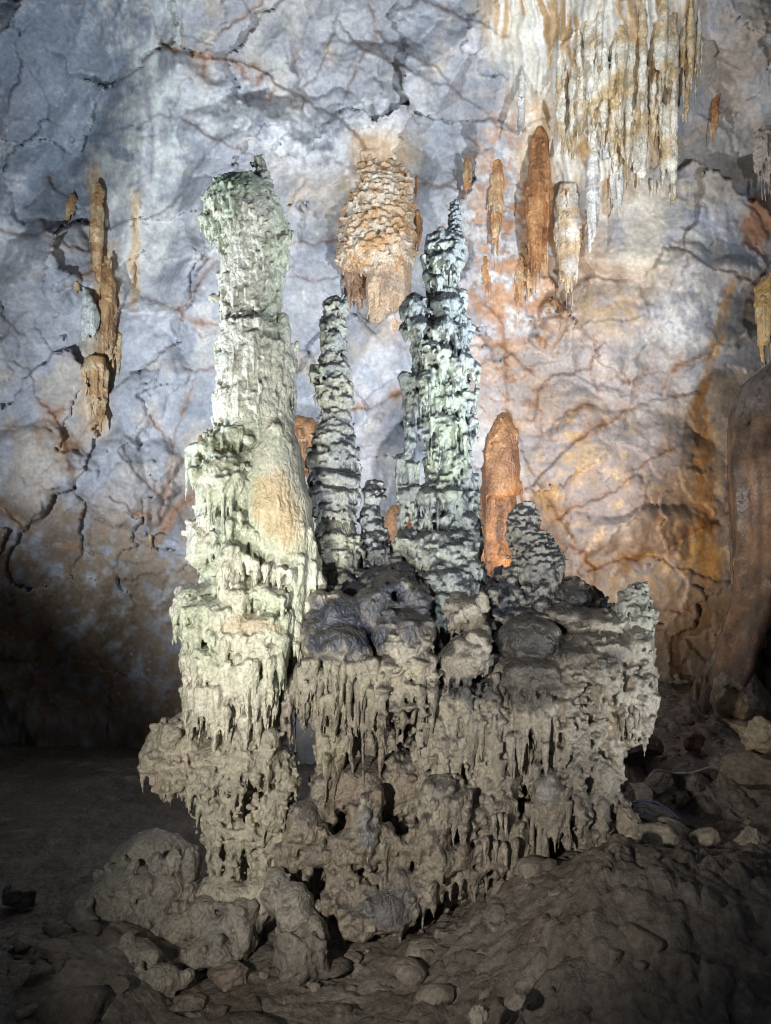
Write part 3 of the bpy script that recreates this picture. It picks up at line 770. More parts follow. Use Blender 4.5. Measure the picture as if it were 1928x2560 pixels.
# crown
s = Soup()
crown_rows = [(446, 575, 650), (456, 535, 682), (490, 512, 697), (530, 503, 716), (570, 510, 727), (600, 540, 727), (640, 545, 725), (672, 545, 710), (730, 548, 712), (790, 550, 712), (830, 552, 715)]
s.lathe(crown_rows, Y1, .85, -.03, .10, 1.6)
decorate(s, drip=70, hr=(.014, .028), ln=(.08, .24), knob=60, kr=(.010, .022), voxel=.045, flute=25, fl=(.15, .4), fr=(.01, .02))
knob(s, 533, 745, 12, 8.2, 14); knob(s, 508, 545, 14, 8.1); knob(s, 715, 600, 16, 8.1); knob(s, 545, 470, 16, 8.1)
body(s, 'crown', LCOL, lc, .0125, ripple=.004)
s = Soup()
spire_rows = [(388, 640, 655), (398, 634, 664), (408, 635, 668), (440, 643, 676), (480, 650, 688), (530, 652, 705)]
s.lathe(spire_rows, Y1 - .05, .9, -.01, .08, 5)
tiers(s, spire_rows, Y1 - .05, 16, (.02, .035), (.03, .08), arc=(.8, 2.5), seed=3)
body(s, 'spire', LCOL, lc, .0125)
# shaft
s = Soup()
shaft_rows = [(800, 553, 713), (825, 549, 726), (860, 550, 731), (900, 553, 728), (943, 561, 724), (977, 550, 716), (1011, 548, 722), (1045, 560, 726), (1070, 575, 730)]
s.lathe(shaft_rows, Y1, .9, -.035, .07, 1.8)
tiers(s, shaft_rows, Y1, 26, (.025, .045), (.12, .40), arc=(.5, 1.4), seed=5)
tiers(s, [(985, 550, 716), (1000, 546, 716)], Y1, 4, (.022, .035), (.28, .42), arc=(1.2, 1.9), seed=6, out=.02)
tiers(s, [(885, 553, 728), (900, 553, 728)], Y1, 5, (.022, .035), (.22, .4), arc=(1.0, 1.9), seed=8, out=.02)
decorate(s, drip=10, hr=(.016, .03), ln=(.08, .25), knob=25, kr=(.012, .024), flute=20, fl=(.2, .5), tier=.2, voxel=.045)
for x, y in ((553, 975), (549, 1000), (583, 940), (605, 935)): knob(s, x, y, 9, 8.05, 12)
body(s, 'shaft', LCOL, lc, .0125)
# smooth flowing drape down the right side
s = Soup()
drape_rows = [(785, 695, 722), (830, 682, 732), (930, 676, 728), (1000, 655, 724), (1057, 625, 728), (1122, 603, 752), (1203, 590, 763), (1285, 585, 780), (1366, 602, 796), (1447, 640, 803), (1509, 685, 785), (1570, 700, 763), (1625, 725, 748)]
s.lathe(drape_rows, Y1 - .12, .92, -.005, .045, 1.0)
decorate(s, flute=14, fr=(.012, .03), fl=(.4, 1.2), voxel=.05, knob=4, kr=(.015, .04), up=.3)
decorate(s, drip=60, hr=(.022, .045), ln=(.15, .5), voxel=.05, where=lambda c: c[:, 2] < P(700, 1390, Y1)[2])
knob(s, 692, 1070, 15, 7.95)
body(s, 'drapery', LCOL, lc, .0145, mat=M_SMOOTH, disp=((5, .014), (14, .006)))
# belly
s = Soup()
belly_rows = [(1062, 565, 690), (1081, 536, 700), (1118, 500, 710), (1163, 505, 730), (1244, 512, 740), (1309, 490, 745), (1366, 482, 750), (1407, 478, 745), (1440, 490, 730), (1470, 520, 700)]
s.lathe(belly_rows, Y1 + .05, .8, -.05, .10, 1.3)
shelf(s, 530, 1120, 62, 22, 8.1, 60, .15, (.05, .14), (.02, .03))
knob(s, 590, 1085, 26, 8.0); knob(s, 555, 1090, 22, 8.0); knob(s, 620, 1100, 16, 7.9)
s.blob(P(560, 1200, 7.95), px_r(60, 70, 8, 1200), .12, 2); s.blob(P(505, 1360, 8.1), px_r(38, 70, 8, 1360), .12, 2); s.blob(P(580, 1390, 7.8), px_r(34, 40, 8, 1390), .12, 2)
tiers(s, belly_rows, Y1 + .03, 26, (.03, .055), (.1, .35), arc=(.3, .9), seed=13, dr=.85)
decorate(s, drip=30, hr=(.02, .05), ln=(.08, .35), knob=60, kr=(.015, .04), flute=10, tier=.22, voxel=.05, patch=.4)
for x, y, l in ((640, 1400, 60), (665, 1410, 50), (620, 1390, 50), (700, 1420, 60), (725, 1425, 45), (600, 1280, 50), (575, 1300, 55), (535, 1330, 50)):
    s.drips([P(x, y, 7.72)], [.045], [l * .0042])
body(s, 'belly', LCOL, lc, .0145)
# skirt of hanging drapes
s = Soup()
skirt_rows = [(1440, 520, 740), (1470, 470, 760), (1529, 458, 752), (1570, 455, 752), (1622, 470, 742), (1692, 482, 735), (1753, 505, 712), (1793, 515, 700), (1834, 545, 690), (1850, 556, 684)]
s.lathe(skirt_rows, Y1, .85, -.06, .10, 1.3)
shelf(s, 480, 1490, 42, 26, 8.1, 45, .2, (.06, .2)); shelf(s, 545, 1530, 80, 42, 7.9, 60, -.15, (.06, .25)); shelf(s, 665, 1570, 70, 42, 7.85, 60, -.05, (.06, .2), dens=.7)
shelf(s, 650, 1625, 75, 28, 7.8, 55, .2, (.08, .25), dens=.8); shelf(s, 520, 1640, 58, 30, 7.85, 50, .1, (.1, .3)); shelf(s, 600, 1700, 80, 35, 7.85, 55, .1, (.12, .4)); shelf(s, 510, 1715, 40, 18, 7.95, 40, 0, (.1, .25))
knob(s, 580, 1470, 34, 7.85); knob(s, 560, 1450, 24, 7.9); knob(s, 690, 1500, 34, 7.8); knob(s, 655, 1480, 26, 7.8); knob(s, 483, 1716, 14, 8.0, 18); knob(s, 650, 1640, 16, 7.7)
s.blob(P(460, 1478, 8.15), px_r(24, 18, 8.1, 1478), .2, 2.5)
decorate(s, drip=70, hr=(.022, .055), ln=(.12, .45), knob=35, kr=(.015, .035), tier=.24, voxel=.05, up=.2)
for x, l in ((545, 70), (560, 90), (590, 60), (655, 75), (675, 80), (690, 50)): s.drips([P(x, 1770, 8.15)], [.06], [l * .0042])
for x, y, l in ((610, 1660, 100), (640, 1650, 90), (585, 1690, 110), (560, 1680, 90), (530, 1670, 70), (667, 1690, 100), (690, 1670, 80), (505, 1720, 80)):
    s.drips([P(x, y, 7.75)], [RNG.uniform(.045, .075)], [l * .0042], .04)
skirt_o = body(s, 'skirt', LCOL, lc, .0145)
# pedestal
PED = palette((.40, .36, .29), (.34, .33, .27), (.27, .25, .22), .5, [(wp(620, 1860, 7.9), (.5, .5, .35), (.46, .43, .35), .7)], .3, 1.5, .25, (.3, .8))
s = Soup()
ped_rows = [(1812, 545, 692), (1830, 520, 705), (1878, 480, 735), (1932, 482, 740), (1992, 495, 716), (2051, 508, 700), (2105, 518, 695), (2175, 524, 695), (2219, 508, 700), (2270, 480, 705), (2330, 470, 700)]
s.lathe(ped_rows, Y1, .85, -.06, .08, 1.6)
s.blob(P(602, 1862, 7.85), px_r(40, 50, 7.9, 1862), .06, 1.5); s.blob(P(575, 1850, 7.9), px_r(20, 34, 7.9, 1850), .06, 1.5); s.blob(P(670, 1870, 7.9), px_r(34, 60, 7.9, 1870), .08, 1.5)
shelf(s, 600, 1885, 125, 40, 8.05, 95, 0, (.08, .25), (.025, .05)); shelf(s, 610, 1900, 70, 30, 7.85, 60, 0, (.06, .2), (.02, .04))
shelf(s, 715, 1935, 30, 34, 8.0, 40, 0, (.1, .25)); shelf(s, 520, 1925, 40, 30, 7.95, 50, 0, (.1, .3))
for x, y, h, l in ((575, 1990, .10, 130), (520, 1980, .07, 120), (555, 1975, .05, 110), (640, 1985, .05, 130), (670, 1990, .075, 180), (695, 1985, .045, 160), (600, 2000, .05, 120), (540, 2060, .09, 90), (625, 2060, .07, 100), (580, 2090, .09, 90), (655, 2080, .07, 110), (530, 2010, .06, 130), (710, 1970, .05, 110)):
    s.drips([P(x, y, 7.85)], [h], [l * .0042], .02)
for x in (575, 640, 668, 690): s.capsule([P(x, 2000, 7.9), P(x + 3, 2100, 7.88), P(x - 2, 2230, 7.85)], [.05, .035, .07])
s.blob(P(555, 2230, 7.9), px_r(60, 45, 7.9, 2230), .1, 1.6); s.blob(P(655, 2240, 7.85), px_r(48, 70, 7.8, 2240), .1, 1.6); s.blob(P(590, 2240, 7.75), px_r(38, 32, 7.8, 2240), .15, 2)
decorate(s, drip=55, hr=(.02, .045), ln=(.1, .35), knob=45, kr=(.015, .04), tier=.2, voxel=.05, where=lambda c: (c[:, 2] < P(600, 1890, 8)[2]) & (c[:, 2] > P(600, 2150, 8)[2]))
decorate(s, knob=60, kr=(.012, .03), voxel=.05)
ped_o = body(s, 'pedestal', PED, lc, .0145)
s = Soup()
s.blob(P(440, 1860, 8.1), px_r(75, 62, 8.1, 1860), .12, 1.5); s.blob(P(470, 1815, 8.15), px_r(42, 38, 8.1, 1815), .1, 1.5); s.blob(P(395, 1890, 8.05), px_r(44, 48, 8.1, 1890), .14, 1.6)
s.blob(P(450, 1935, 8.05), px_r(48, 45, 8, 1935), .16, 1.6); s.blob(P(460, 1965, 8.0), px_r(26, 24, 8, 1965), .2, 2); s.blob(P(425, 1840, 7.9), px_r(30, 34, 8, 1840), .1, 1.6)
decorate(s, drip=55, hr=(.02, .045), ln=(.08, .22), knob=70, kr=(.016, .04), voxel=.045, where=lambda c: c[:, 2] < P(440, 1880, 8)[2])
decorate(s, knob=25, kr=(.02, .05), voxel=.05)
lobe_o = body(s, 'side_lobe', PED, lc, .0145)
hang(lc, lobe_o, [P(x, y, Yy) for x, y, Yy in ((392, 1925, 8.0), (400, 1932, 7.95), (410, 1930, 8.0), (470, 1970, 7.95), (445, 1960, 7.95))], [.16, .2, .15, .16, .14], PED, 'ped')
hang(lc, ped_o, [P(x, y, Yy) for x, y, Yy in ((620, 1915, 7.7), (590, 1912, 7.7), (650, 1918, 7.72), (672, 1925, 7.75), (560, 1925, 7.75))], [.2, .18, .2, .2, .18], PED, 'ped')
hang(lc, skirt_o, [P(x, y, Yy) for x, y, Yy in ((548, 1770, 7.95), (520, 1760, 7.95), (575, 1775, 7.85), (605, 1750, 7.75), (635, 1760, 7.75), (665, 1745, 7.78), (690, 1735, 7.85), (742, 1560, 7.85), (728, 1540, 7.8), (596, 1640, 7.62), (570, 1655, 7.65), (640, 1685, 7.62))], [.32, .25, .3, .36, .3, .32, .25, .36, .3, .25, .22, .3], LCOL, 'lc', width=.9)

# ---------------------------------------------------------------- slender middle stalagmite
SPALE = (.40, .40, .325); SBLUE = (.27, .29, .30)
MCOL = palette(SPALE, SBLUE, DARK, .95, [(P(895, 1150, 8.8), (.10, .5, 1.2), (.45, .48, .50), .6)], .35, 2.0, .45, (-.25, .55))  # pale blue strip: rim light painted down the right edge
ms_rows = [(748, 826, 856), (755, 812, 866), (773, 806, 869), (800, 803, 866), (830, 802, 865), (860, 805, 864), (892, 799, 864), (905, 790, 868), (925, 780, 874), (950, 792, 880), (972, 793, 885), (1010, 794, 887), (1045, 797, 880), (1062, 795, 883), (1090, 785, 888), (1115, 780, 893), (1150, 770, 900), (1200, 770, 900), (1225, 778, 896), (1257, 776, 896), (1290, 782, 894)]
ms = empty('stalagmite', P(840, 1490, 8.8), 'slender stalagmite with dark ledges just right of the tallest column', 'stalagmite', 'stalagmites growing on the flowstone mound')
s = Soup(); s.lathe(ms_rows, 8.8, .9, -.05, .05, 2); stack(s, ms_rows, 8.8, [746, 785, 832, 890, 915, 942, 985, 1025, 1060, 1090, 1125, 1175, 1218, 1255, 1296])
for y, h in ((756, .035), (800, .03), (835, .03), (893, .035), (920, .04), (960, .035), (1062, .035), (1085, .035), (1118, .04), (1210, .035), (1225, .03)):
    tiers(s, ms_rows, 8.8, 2, (h * .5, h * .8), (.06, .18), arc=(.8, 2.0), ylim=(y - 2, y + 10), seed=y)
tiers(s, ms_rows, 8.8, 16, (.02, .03), (.05, .16), arc=(.4, 1.2), seed=21)
decorate(s, drip=18, hr=(.014, .024), ln=(.05, .14), knob=25, kr=(.012, .02), voxel=.04, scale=8, srx=(.03, .06))
knob(s, 782, 935, 12, 8.6, 22)
body(s, 'shaft', MCOL, ms, .012, ripple=.004)
s = Soup(); drum = [(1293, 800, 880), (1302, 790, 890), (1330, 784, 898), (1370, 785, 898), (1400, 790, 895), (1425, 805, 885), (1440, 812, 880), (1490, 808, 890)]
s.lathe(drum, 8.75, .95, -.015, .05, 1.8)
tiers(s, [(1340, 784, 898), (1400, 788, 896)], 8.75, 22, (.025, .045), (.08, .2), arc=(.4, 1.2), seed=31)
decorate(s, knob=90, kr=(.012, .028), drip=25, hr=(.015, .03), ln=(.05, .15), voxel=.04, where=lambda c: c[:, 2] < P(840, 1335, 8.75)[2])
flare = [(1425, 806, 886), (1455, 795, 905), (1490, 775, 935), (1530, 760, 960)]
s.lathe(flare, 8.65, .9, -.03, .12, 1.6); tiers(s, flare, 8.65, 16, (.025, .045), (.1, .3), arc=(.3, 1.0), seed=33)
body(s, 'drum', MCOL, ms, .012, ripple=.004)

# ---------------------------------------------------------------- small stalagmite between
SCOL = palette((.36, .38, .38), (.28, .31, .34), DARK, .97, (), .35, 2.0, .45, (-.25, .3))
ss = empty('stalagmite', P(935, 1440, 8.9), 'short blunt stalagmite between the slender one and the dark knobbly tower', 'stalagmite', 'stalagmites growing on the flowstone mound')
s = Soup(); ss_rows = [(1208, 915, 945), (1216, 903, 955), (1257, 904, 956), (1290, 906, 955), (1300, 910, 952), (1315, 904, 958), (1335, 901, 962), (1352, 898, 985), (1400, 900, 992), (1460, 905, 1000)]
s.lathe(ss_rows, 8.95, .95, -.045, .05, 2); stack(s, ss_rows, 8.95, [1206, 1262, 1300, 1330, 1362, 1410, 1462])
tiers(s, ss_rows, 8.95, 9, (.02, .04), (.08, .22), arc=(.6, 2.0), seed=41); decorate(s, knob=60, kr=(.012, .03), drip=20, hr=(.016, .03), ln=(.06, .15), voxel=.04, scale=20, srx=(.03, .07))
body(s, 'shaft', SCOL, ss, .012, ripple=.004)

# ---------------------------------------------------------------- dark knobbly tower
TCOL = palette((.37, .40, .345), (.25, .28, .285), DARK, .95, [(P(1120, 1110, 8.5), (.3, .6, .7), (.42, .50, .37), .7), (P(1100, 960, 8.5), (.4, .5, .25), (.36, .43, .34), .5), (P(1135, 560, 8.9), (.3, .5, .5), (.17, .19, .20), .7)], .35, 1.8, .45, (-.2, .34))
tw = empty('stalagmite', P(1110, 1500, 8.9), 'dark knobbly stalagmite tower with thin ringed tip, second tallest of the cluster', 'stalagmite', 'stalagmites growing on the flowstone mound')
s = Soup(); tip = [(502, 1131, 1139), (508, 1127, 1145), (520, 1125, 1149), (560, 1122, 1151), (580, 1122, 1153), (610, 1118, 1156)]
s.lathe(tip, 8.9, 1, -.012, .04, 4, ns=24)
for y in range(506, 600, 8): tiers(s, tip, 8.9, 1, (.017, .021), (.015, .03), arc=(3.1, 3.14), ylim=(y, y + 1), seed=y, dr=1, droop=0.01)
body(s, 'spire', TCOL, tw, .0095, disp=((14, .004),))
s = Soup()
t_rows = [(585, 1085, 1156), (592, 1075, 1158), (616, 1072, 1156), (649, 1062, 1156), (687, 1064, 1156), (744, 1074, 1156), (782, 1077, 1158), (816, 1040, 1165), (854, 1030, 1163), (896, 1036, 1163), (925, 1050, 1170), (972, 1052, 1172), (996, 1056, 1184), (1043, 1054, 1184), (1067, 1058, 1184), (1115, 1060, 1180), (1186, 1058, 1182), (1224, 1050, 1188), (1281, 1050, 1190), (1333, 1045, 1194), (1447, 1040, 1188), (1500, 1036, 1192)]
s.lathe(t_rows, 8.9, .9, -.045, .08, 1.8)
for x, y, r, Y, st in ((1078, 596, 14, 8.75, 0), (1076, 616, 14, 8.7, 20), (1100, 592, 13, 8.75, 16), (1152, 598, 12, 8.8, 0), (1148, 612, 12, 8.7, 14), (1062, 646, 14, 8.75, 40), (1090, 650, 18, 8.65, 50), (1120, 640, 18, 8.6, 40), (1145, 655, 14, 8.65, 40),
    (1070, 690, 15, 8.7, 45), (1098, 698, 14, 8.6, 45), (1180, 820, 11, 8.8, 35), (1014, 820, 16, 8.75, 40), (1050, 815, 26, 8.6, 60), (1110, 820, 30, 8.55, 50), (1145, 830, 20, 8.6, 60), (1080, 870, 22, 8.55, 60), (1108, 880, 22, 8.5, 70),
    (1182, 915, 15, 8.75, 45), (1160, 905, 26, 8.6, 40), (1130, 910, 20, 8.55, 40), (1012, 943, 17, 8.75, 85), (1032, 945, 14, 8.7, 70), (1070, 950, 28, 8.6, 60), (1183, 995, 16, 8.7, 30), (1030, 1075, 19, 8.75, 40), (1025, 1110, 18, 8.75, 40), (1003, 1150, 19, 8.75, 60), (1028, 1165, 16, 8.7, 60), (1012, 1235, 20, 8.75, 100), (1040, 1230, 20, 8.7, 110),
    (1070, 1240, 26, 8.6, 80), (1130, 1235, 24, 8.55, 60), (1190, 1190, 10, 8.8, 20), (1193, 1235, 10, 8.8, 20), (1170, 1300, 22, 8.6, 40), (1180, 1345, 22, 8.6, 110), (1150, 1345, 22, 8.55, 60), (1025, 1350, 34, 8.7, 80), (1065, 1360, 34, 8.6, 80), (1110, 1370, 26, 8.55, 70), (1000, 1360, 18, 8.7, 70)):
    knob(s, x, y, r, Y, st)
s.blob(P(1038, 775, 8.7), px_r(36, 38, 8.7, 775), .16, 1.8); s.blob(P(1034, 745, 8.7), px_r(14, 14, 8.7, 745), .1, 1.8); s.blob(P(1118, 765, 8.6), px_r(40, 34, 8.6, 765), .12, 1.8)
tiers(s, t_rows, 8.9, 40, (.02, .036), (.08, .24), arc=(.3, 1.0), seed=51)
flare = [(1330, 1045, 1194), (1400, 1022, 1200), (1450, 1005, 1215), (1500, 985, 1232), (1550, 970, 1245)]
s.lathe(flare, 8.75, .85, -.05, .14, 1.5); tiers(s, flare, 8.75, 34, (.026, .05), (.12, .4), arc=(.25, .8), seed=57)
for y in (590, 640, 745, 816, 905, 975, 1000, 1060, 1225, 1300, 1350): tiers(s, t_rows, 8.9, 3, (.03, .05), (.1, .25), arc=(.5, 1.6), ylim=(y - 6, y + 8), seed=y, out=.02)
decorate(s, drip=32, hr=(.015, .03), ln=(.06, .2), knob=45, kr=(.012, .024), tier=.16, voxel=.045, scale=8, srx=(.03, .06), flute=14)
body(s, 'shaft', TCOL, tw, .0145, ripple=.004)

# ---------------------------------------------------------------- stubby dark stalagmite
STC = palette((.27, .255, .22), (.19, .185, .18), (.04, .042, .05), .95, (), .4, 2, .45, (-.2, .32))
st_ = empty('stalagmite', P(1320, 1560, 8.6), 'stubby black-topped stalagmite with leaning layered cone, right of the tower', 'stalagmite', 'stalagmites growing on the flowstone mound')
s = Soup(); st_rows = [(1258, 1296, 1314), (1264, 1278, 1330), (1276, 1272, 1337), (1317, 1270, 1354), (1364, 1278, 1383), (1400, 1285, 1404), (1420, 1290, 1395), (1450, 1296, 1378), (1500, 1298, 1366), (1570, 1292, 1372)]
s.lathe(st_rows, 8.6, .95, -.025, .05, 2)
for y in range(1266, 1420, 13): tiers(s, st_rows, 8.6, 2, (.025, .04), (.03, .08), arc=(1.0, 2.6), ylim=(y, y + 4), seed=y)
tiers(s, [(1395, 1285, 1404), (1425, 1288, 1396)], 8.6, 9, (.022, .04), (.2, .55), arc=(.6, 1.6), seed=61); tiers(s, st_rows, 8.6, 18, (.02, .035), (.15, .4), arc=(.4, 1), ylim=(1420, 1540), seed=63)
flare = [(1450, 1296, 1378), (1500, 1278, 1392), (1545, 1258, 1420), (1590, 1240, 1445)]
s.lathe(flare, 8.5, .9, -.04, .14, 1.5); tiers(s, flare, 8.5, 20, (.025, .045), (.1, .35), arc=(.25, .8), seed=67)
knob(s, 1275, 1430, 20, 8.5, 60); knob(s, 1262, 1470, 18, 8.5, 60); knob(s, 1290, 1480, 18, 8.4, 60)
decorate(s, flute=25, fr=(.012, .022), fl=(.2, .5), voxel=.045, where=lambda c: c[:, 2] < P(1300, 1410, 8.6)[2]); decorate(s, knob=40, kr=(.012, .025), voxel=.045)
body(s, 'shaft', STC, st_, .012, ripple=.004)
# ================================================================== flowstone mound the stalagmites stand on
MUDDY = (.255, .228, .190); MUD2 = (.36, .33, .28); WETD = (.085, .090, .105)
mb = [(P(860, 2130, 7.8), (1.0, .9, .75), (.175, .145, .112), .7), (P(1200, 2110, 7.8), (.9, .9, .5), (.19, .16, .125), .65), (P(1420, 1950, 7.9), (.5, .8, .5), (.20, .175, .145), .6), (P(940, 1960, 8.0), (.5, .6, .3), (.165, .135, .105), .6), (P(850, 1570, 7.9), (.5, .6, .36), (.034, .042, .066), .97), (P(1010, 1530, 8.0), (.5, .7, .42), (.046, .054, .076), .92), (P(985, 1460, 8.3), (.35, .6, .25), (.040, .048, .070), .95),
      (P(1450, 1640, 8.1), (.5, .6, .3), (.085, .078, .074), .85), (P(1320, 1610, 8.0), (.48, .6, .38), (.035, .034, .034), .97), (P(1440, 1500, 8.4), (.5, .7, .25), (.035, .036, .044), .97), (P(1330, 1710, 7.9), (.5, .6, .28), (.06, .058, .056), .85),
      (P(1180, 1720, 7.9), (.35, .5, .14), (.045, .048, .060), .9), (P(1250, 1560, 8.2), (.3, .5, .4), (.06, .06, .062), .85), (P(1590, 1560, 8.2), (.3, .6, .5), (.40, .40, .36), .8), (P(1580, 1750, 8.1), (.3, .6, .35), (.40, .38, .34), .75),
      (P(850, 1720, 7.9), (.45, .6, .3), (.40, .39, .29), .75), (P(820, 1880, 7.9), (.2, .4, .3), (.42, .40, .29), .7), (P(1000, 1690, 7.8), (.4, .5, .15), (.40, .36, .26), .6),
      (P(920, 2060, 7.6), (.10, .3, .22), (.20, .215, .235), .8), (P(1110, 1970, 7.6), (.2, .3, .12), (.20, .20, .19), .7), (P(1370, 1970, 7.6), (.12, .3, .2), (.27, .28, .29), .7), (P(980, 2270, 7.5), (.3, .4, .2), (.11, .115, .13), .85),
      (P(900, 1960, 8.0), (.6, .6, .35), (.24, .195, .155), .7), (P(1520, 1790, 8.1), (.12, .4, .2), (.44, .34, .21), .6)]
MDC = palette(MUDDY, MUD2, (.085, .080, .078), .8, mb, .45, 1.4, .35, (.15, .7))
md = empty('flowstone_mound', P(1150, 2250, 8.6), 'wide brown flowstone mound with dark wet domes and dripping drapes under the stalagmites', 'flowstone')
Ym = 9.0
# upper shelf at left: wet black domes
s = Soup()
s.lathe([(1480, 800, 1050), (1520, 760, 1080), (1600, 755, 1090), (1660, 770, 1090), (1720, 800, 1080), (1800, 830, 1070), (1900, 840, 1060)], 8.8, .7, -.06, .08, 1.2)
s.blob(P(850, 1560, 8.15), px_r(92, 75, 8.1, 1560, 95), .16, 1.9); s.blob(P(800, 1590, 8.0), px_r(60, 58, 8, 1590, 60), .16, 1.9); s.blob(P(850, 1610, 7.85), px_r(72, 48, 7.9, 1610, 60), .16, 1.9); s.blob(P(903, 1640, 7.8), px_r(30, 36, 7.8, 1640, 32), .06, 1.4)
s.blob(P(985, 1475, 8.4), px_r(68, 52, 8.4, 1475, 70), .1, 1.5); s.blob(P(1030, 1500, 8.2), px_r(50, 46, 8.2, 1500, 60), .1, 1.5); s.blob(P(930, 1530, 8.1), px_r(60, 60, 8.1, 1530, 60), .08, 1.4)
shelf(s, 1010, 1585, 78, 62, 7.95, 75, -.1, (.08, .3), (.025, .045)); shelf(s, 1035, 1650, 52, 34, 7.85, 50, -.1, (.1, .4), (.025, .045)); shelf(s, 960, 1660, 40, 22, 7.8, 40, 0, (.1, .35))
for x, y, r in ((800, 1500, 30), (840, 1495, 24), (1060, 1560, 26), (985, 1560, 22), (1040, 1530, 20), (1000, 1520, 22), (960, 1475, 18), (1010, 1465, 20), (1045, 1490, 16), (950, 1595, 22), (1010, 1610, 24), (1060, 1600, 22)): knob(s, x, y, r, 8.0)
k = 95; xs = RNG.uniform(748, 1085, k); ys = 1648 + 14 * np.sin(xs / 23) + 12 * np.sin(xs / 61) + RNG.uniform(-14, 18, k) + .05 * (xs - 750)
s.drips(P(xs, ys, RNG.uniform(7.75, 8.15, k)), RNG.uniform(.025, .05, k), RNG.uniform(.15, .55, k), .04)
decorate(s, drip=60, hr=(.022, .05), ln=(.15, .5), knob=20, kr=(.015, .03), tier=.3, voxel=.05, up=.25, where=lambda c: c[:, 2] < P(900, 1650, 8)[2])
decorate(s, knob=40, kr=(.012, .03), scale=22, srx=(.03, .08), voxel=.05, where=lambda c: (c[:, 0] > P(930, 1500, 8)[0]))
wet_o = body(s, 'wet_shelf', MDC, md, .0155, ripple=.003)
# dark domes that climb to the feet of the stalagmites
s = Soup()
for x, y, rx, ry, Y in ((1000, 1445, 52, 40, 8.6), (940, 1460, 44, 40, 8.55), (885, 1485, 40, 30, 8.45), (1060, 1475, 44, 40, 8.55), (1120, 1505, 50, 36, 8.5), (1185, 1500, 40, 40, 8.6), (1232, 1515, 40, 50, 8.6), (1218, 1478, 26, 36, 8.75),
                       (1268, 1500, 36, 56, 8.5), (1300, 1550, 56, 40, 8.4), (1380, 1500, 44, 50, 8.55), (1425, 1478, 50, 36, 8.75), (1470, 1510, 46, 34, 8.7), (1400, 1545, 50, 36, 8.4), (1510, 1540, 46, 34, 8.55), (820, 1495, 40, 30, 8.3), (1340, 1570, 46, 28, 8.3), (1250, 1440, 18, 24, 8.8)):
    s.blob(P(x, y, Y), px_r(rx, ry, Y, y), .22, 2.0)
decorate(s, scale=14, srx=(.03, .09), knob=45, kr=(.014, .032), drip=26, hr=(.018, .036), ln=(.08, .24), voxel=.05, up=.2)
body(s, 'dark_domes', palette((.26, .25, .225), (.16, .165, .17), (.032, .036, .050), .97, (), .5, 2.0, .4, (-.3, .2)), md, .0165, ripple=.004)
# curtain beside the opening
s = Soup()
for x, y, h, l, Y in ((730, 1690, .075, 110, 7.95), (750, 1680, .08, 130, 8.0), (765, 1700, .07, 80, 7.9), (785, 1690, .065, 90, 7.95), (795, 1700, .05, 60, 7.9), (715, 1730, .05, 75, 8.0), (820, 1700, .085, 150, 8.0), (815, 1760, .085, 90, 7.98), (830, 1780, .06, 90, 7.95), (845, 1700, .07, 130, 7.95), (865, 1720, .07, 120, 7.95), (880, 1750, .08, 130, 7.95), (850, 1820, .08, 120, 8.0), (905, 1720, .06, 110, 7.9), (935, 1740, .06, 100, 7.92), (960, 1780, .07, 110, 7.95)):
    s.drips([P(x, y, Y)], [h], [l * .0042], .02)
s.blob(P(817, 1868, 7.98), px_r(26, 30, 8, 1868), .14, 2.0); s.drips([P(817, 1875, 7.98)], [.10], [.32], .01); s.capsule([P(820, 1800, 7.98), P(818, 1845, 7.98)], [.09, .07])
s.lathe([(1620, 745, 830), (1680, 725, 840), (1730, 730, 800), (1750, 745, 770)], 8.15, .6, -.03, .1, 2); s.lathe([(1690, 810, 960), (1760, 820, 960), (1850, 835, 940), (1960, 850, 930), (2000, 850, 920)], 8.35, .6, -.03, .1, 2)
decorate(s, drip=70, hr=(.018, .04), ln=(.12, .4), knob=30, kr=(.012, .03), flute=12, tier=.25, voxel=.045)
body(s, 'curtain', MDC, md, .0165)
# middle: tower foot, leaf-shaped lobe, hanging drapes
s = Soup()
s.lathe([(1480, 1040, 1250), (1540, 1050, 1260), (1620, 1060, 1270), (1700, 1060, 1280), (1800, 1060, 1290), (1900, 1050, 1300), (2000, 1040, 1310)], 8.75, .65, -.05, .1, 1.3)
shelf(s, 1165, 1530, 56, 40, 8.3, 55, .1, (.08, .25)); shelf(s, 1140, 1510, 34, 34, 8.35, 40, 0, (.08, .25)); shelf(s, 1160, 1645, 66, 52, 7.95, 60, .45, (.06, .18), (.02, .04)); s.blob(P(1215, 1580, 7.95), px_r(16, 22, 8, 1580), .1); s.blob(P(1190, 1605, 7.9), px_r(36, 34, 7.9, 1605), .1, 2)
for x, y, r in ((1205, 1600, 14), (1220, 1620, 14), (1180, 1590, 14), (1150, 1610, 16), (1210, 1640, 14), (1130, 1660, 18), (1170, 1650, 16), (1205, 1500, 18), (1212, 1520, 14)): knob(s, x, y, r, 7.8)
shelf(s, 1130, 1740, 72, 36, 8.05, 70, .12, (.2, .6), (.03, .06)); shelf(s, 1210, 1725, 50, 30, 8.1, 60, .3, (.2, .5), (.03, .05)); s.blob(P(1250, 1690, 8.15), px_r(40, 60, 8.1, 1690), .08)
shelf(s, 1220, 1790, 60, 60, 8.05, 60, 0, (.25, .7), (.035, .065)); shelf(s, 1270, 1800, 50, 66, 8.1, 60, 0, (.25, .6), (.035, .06))
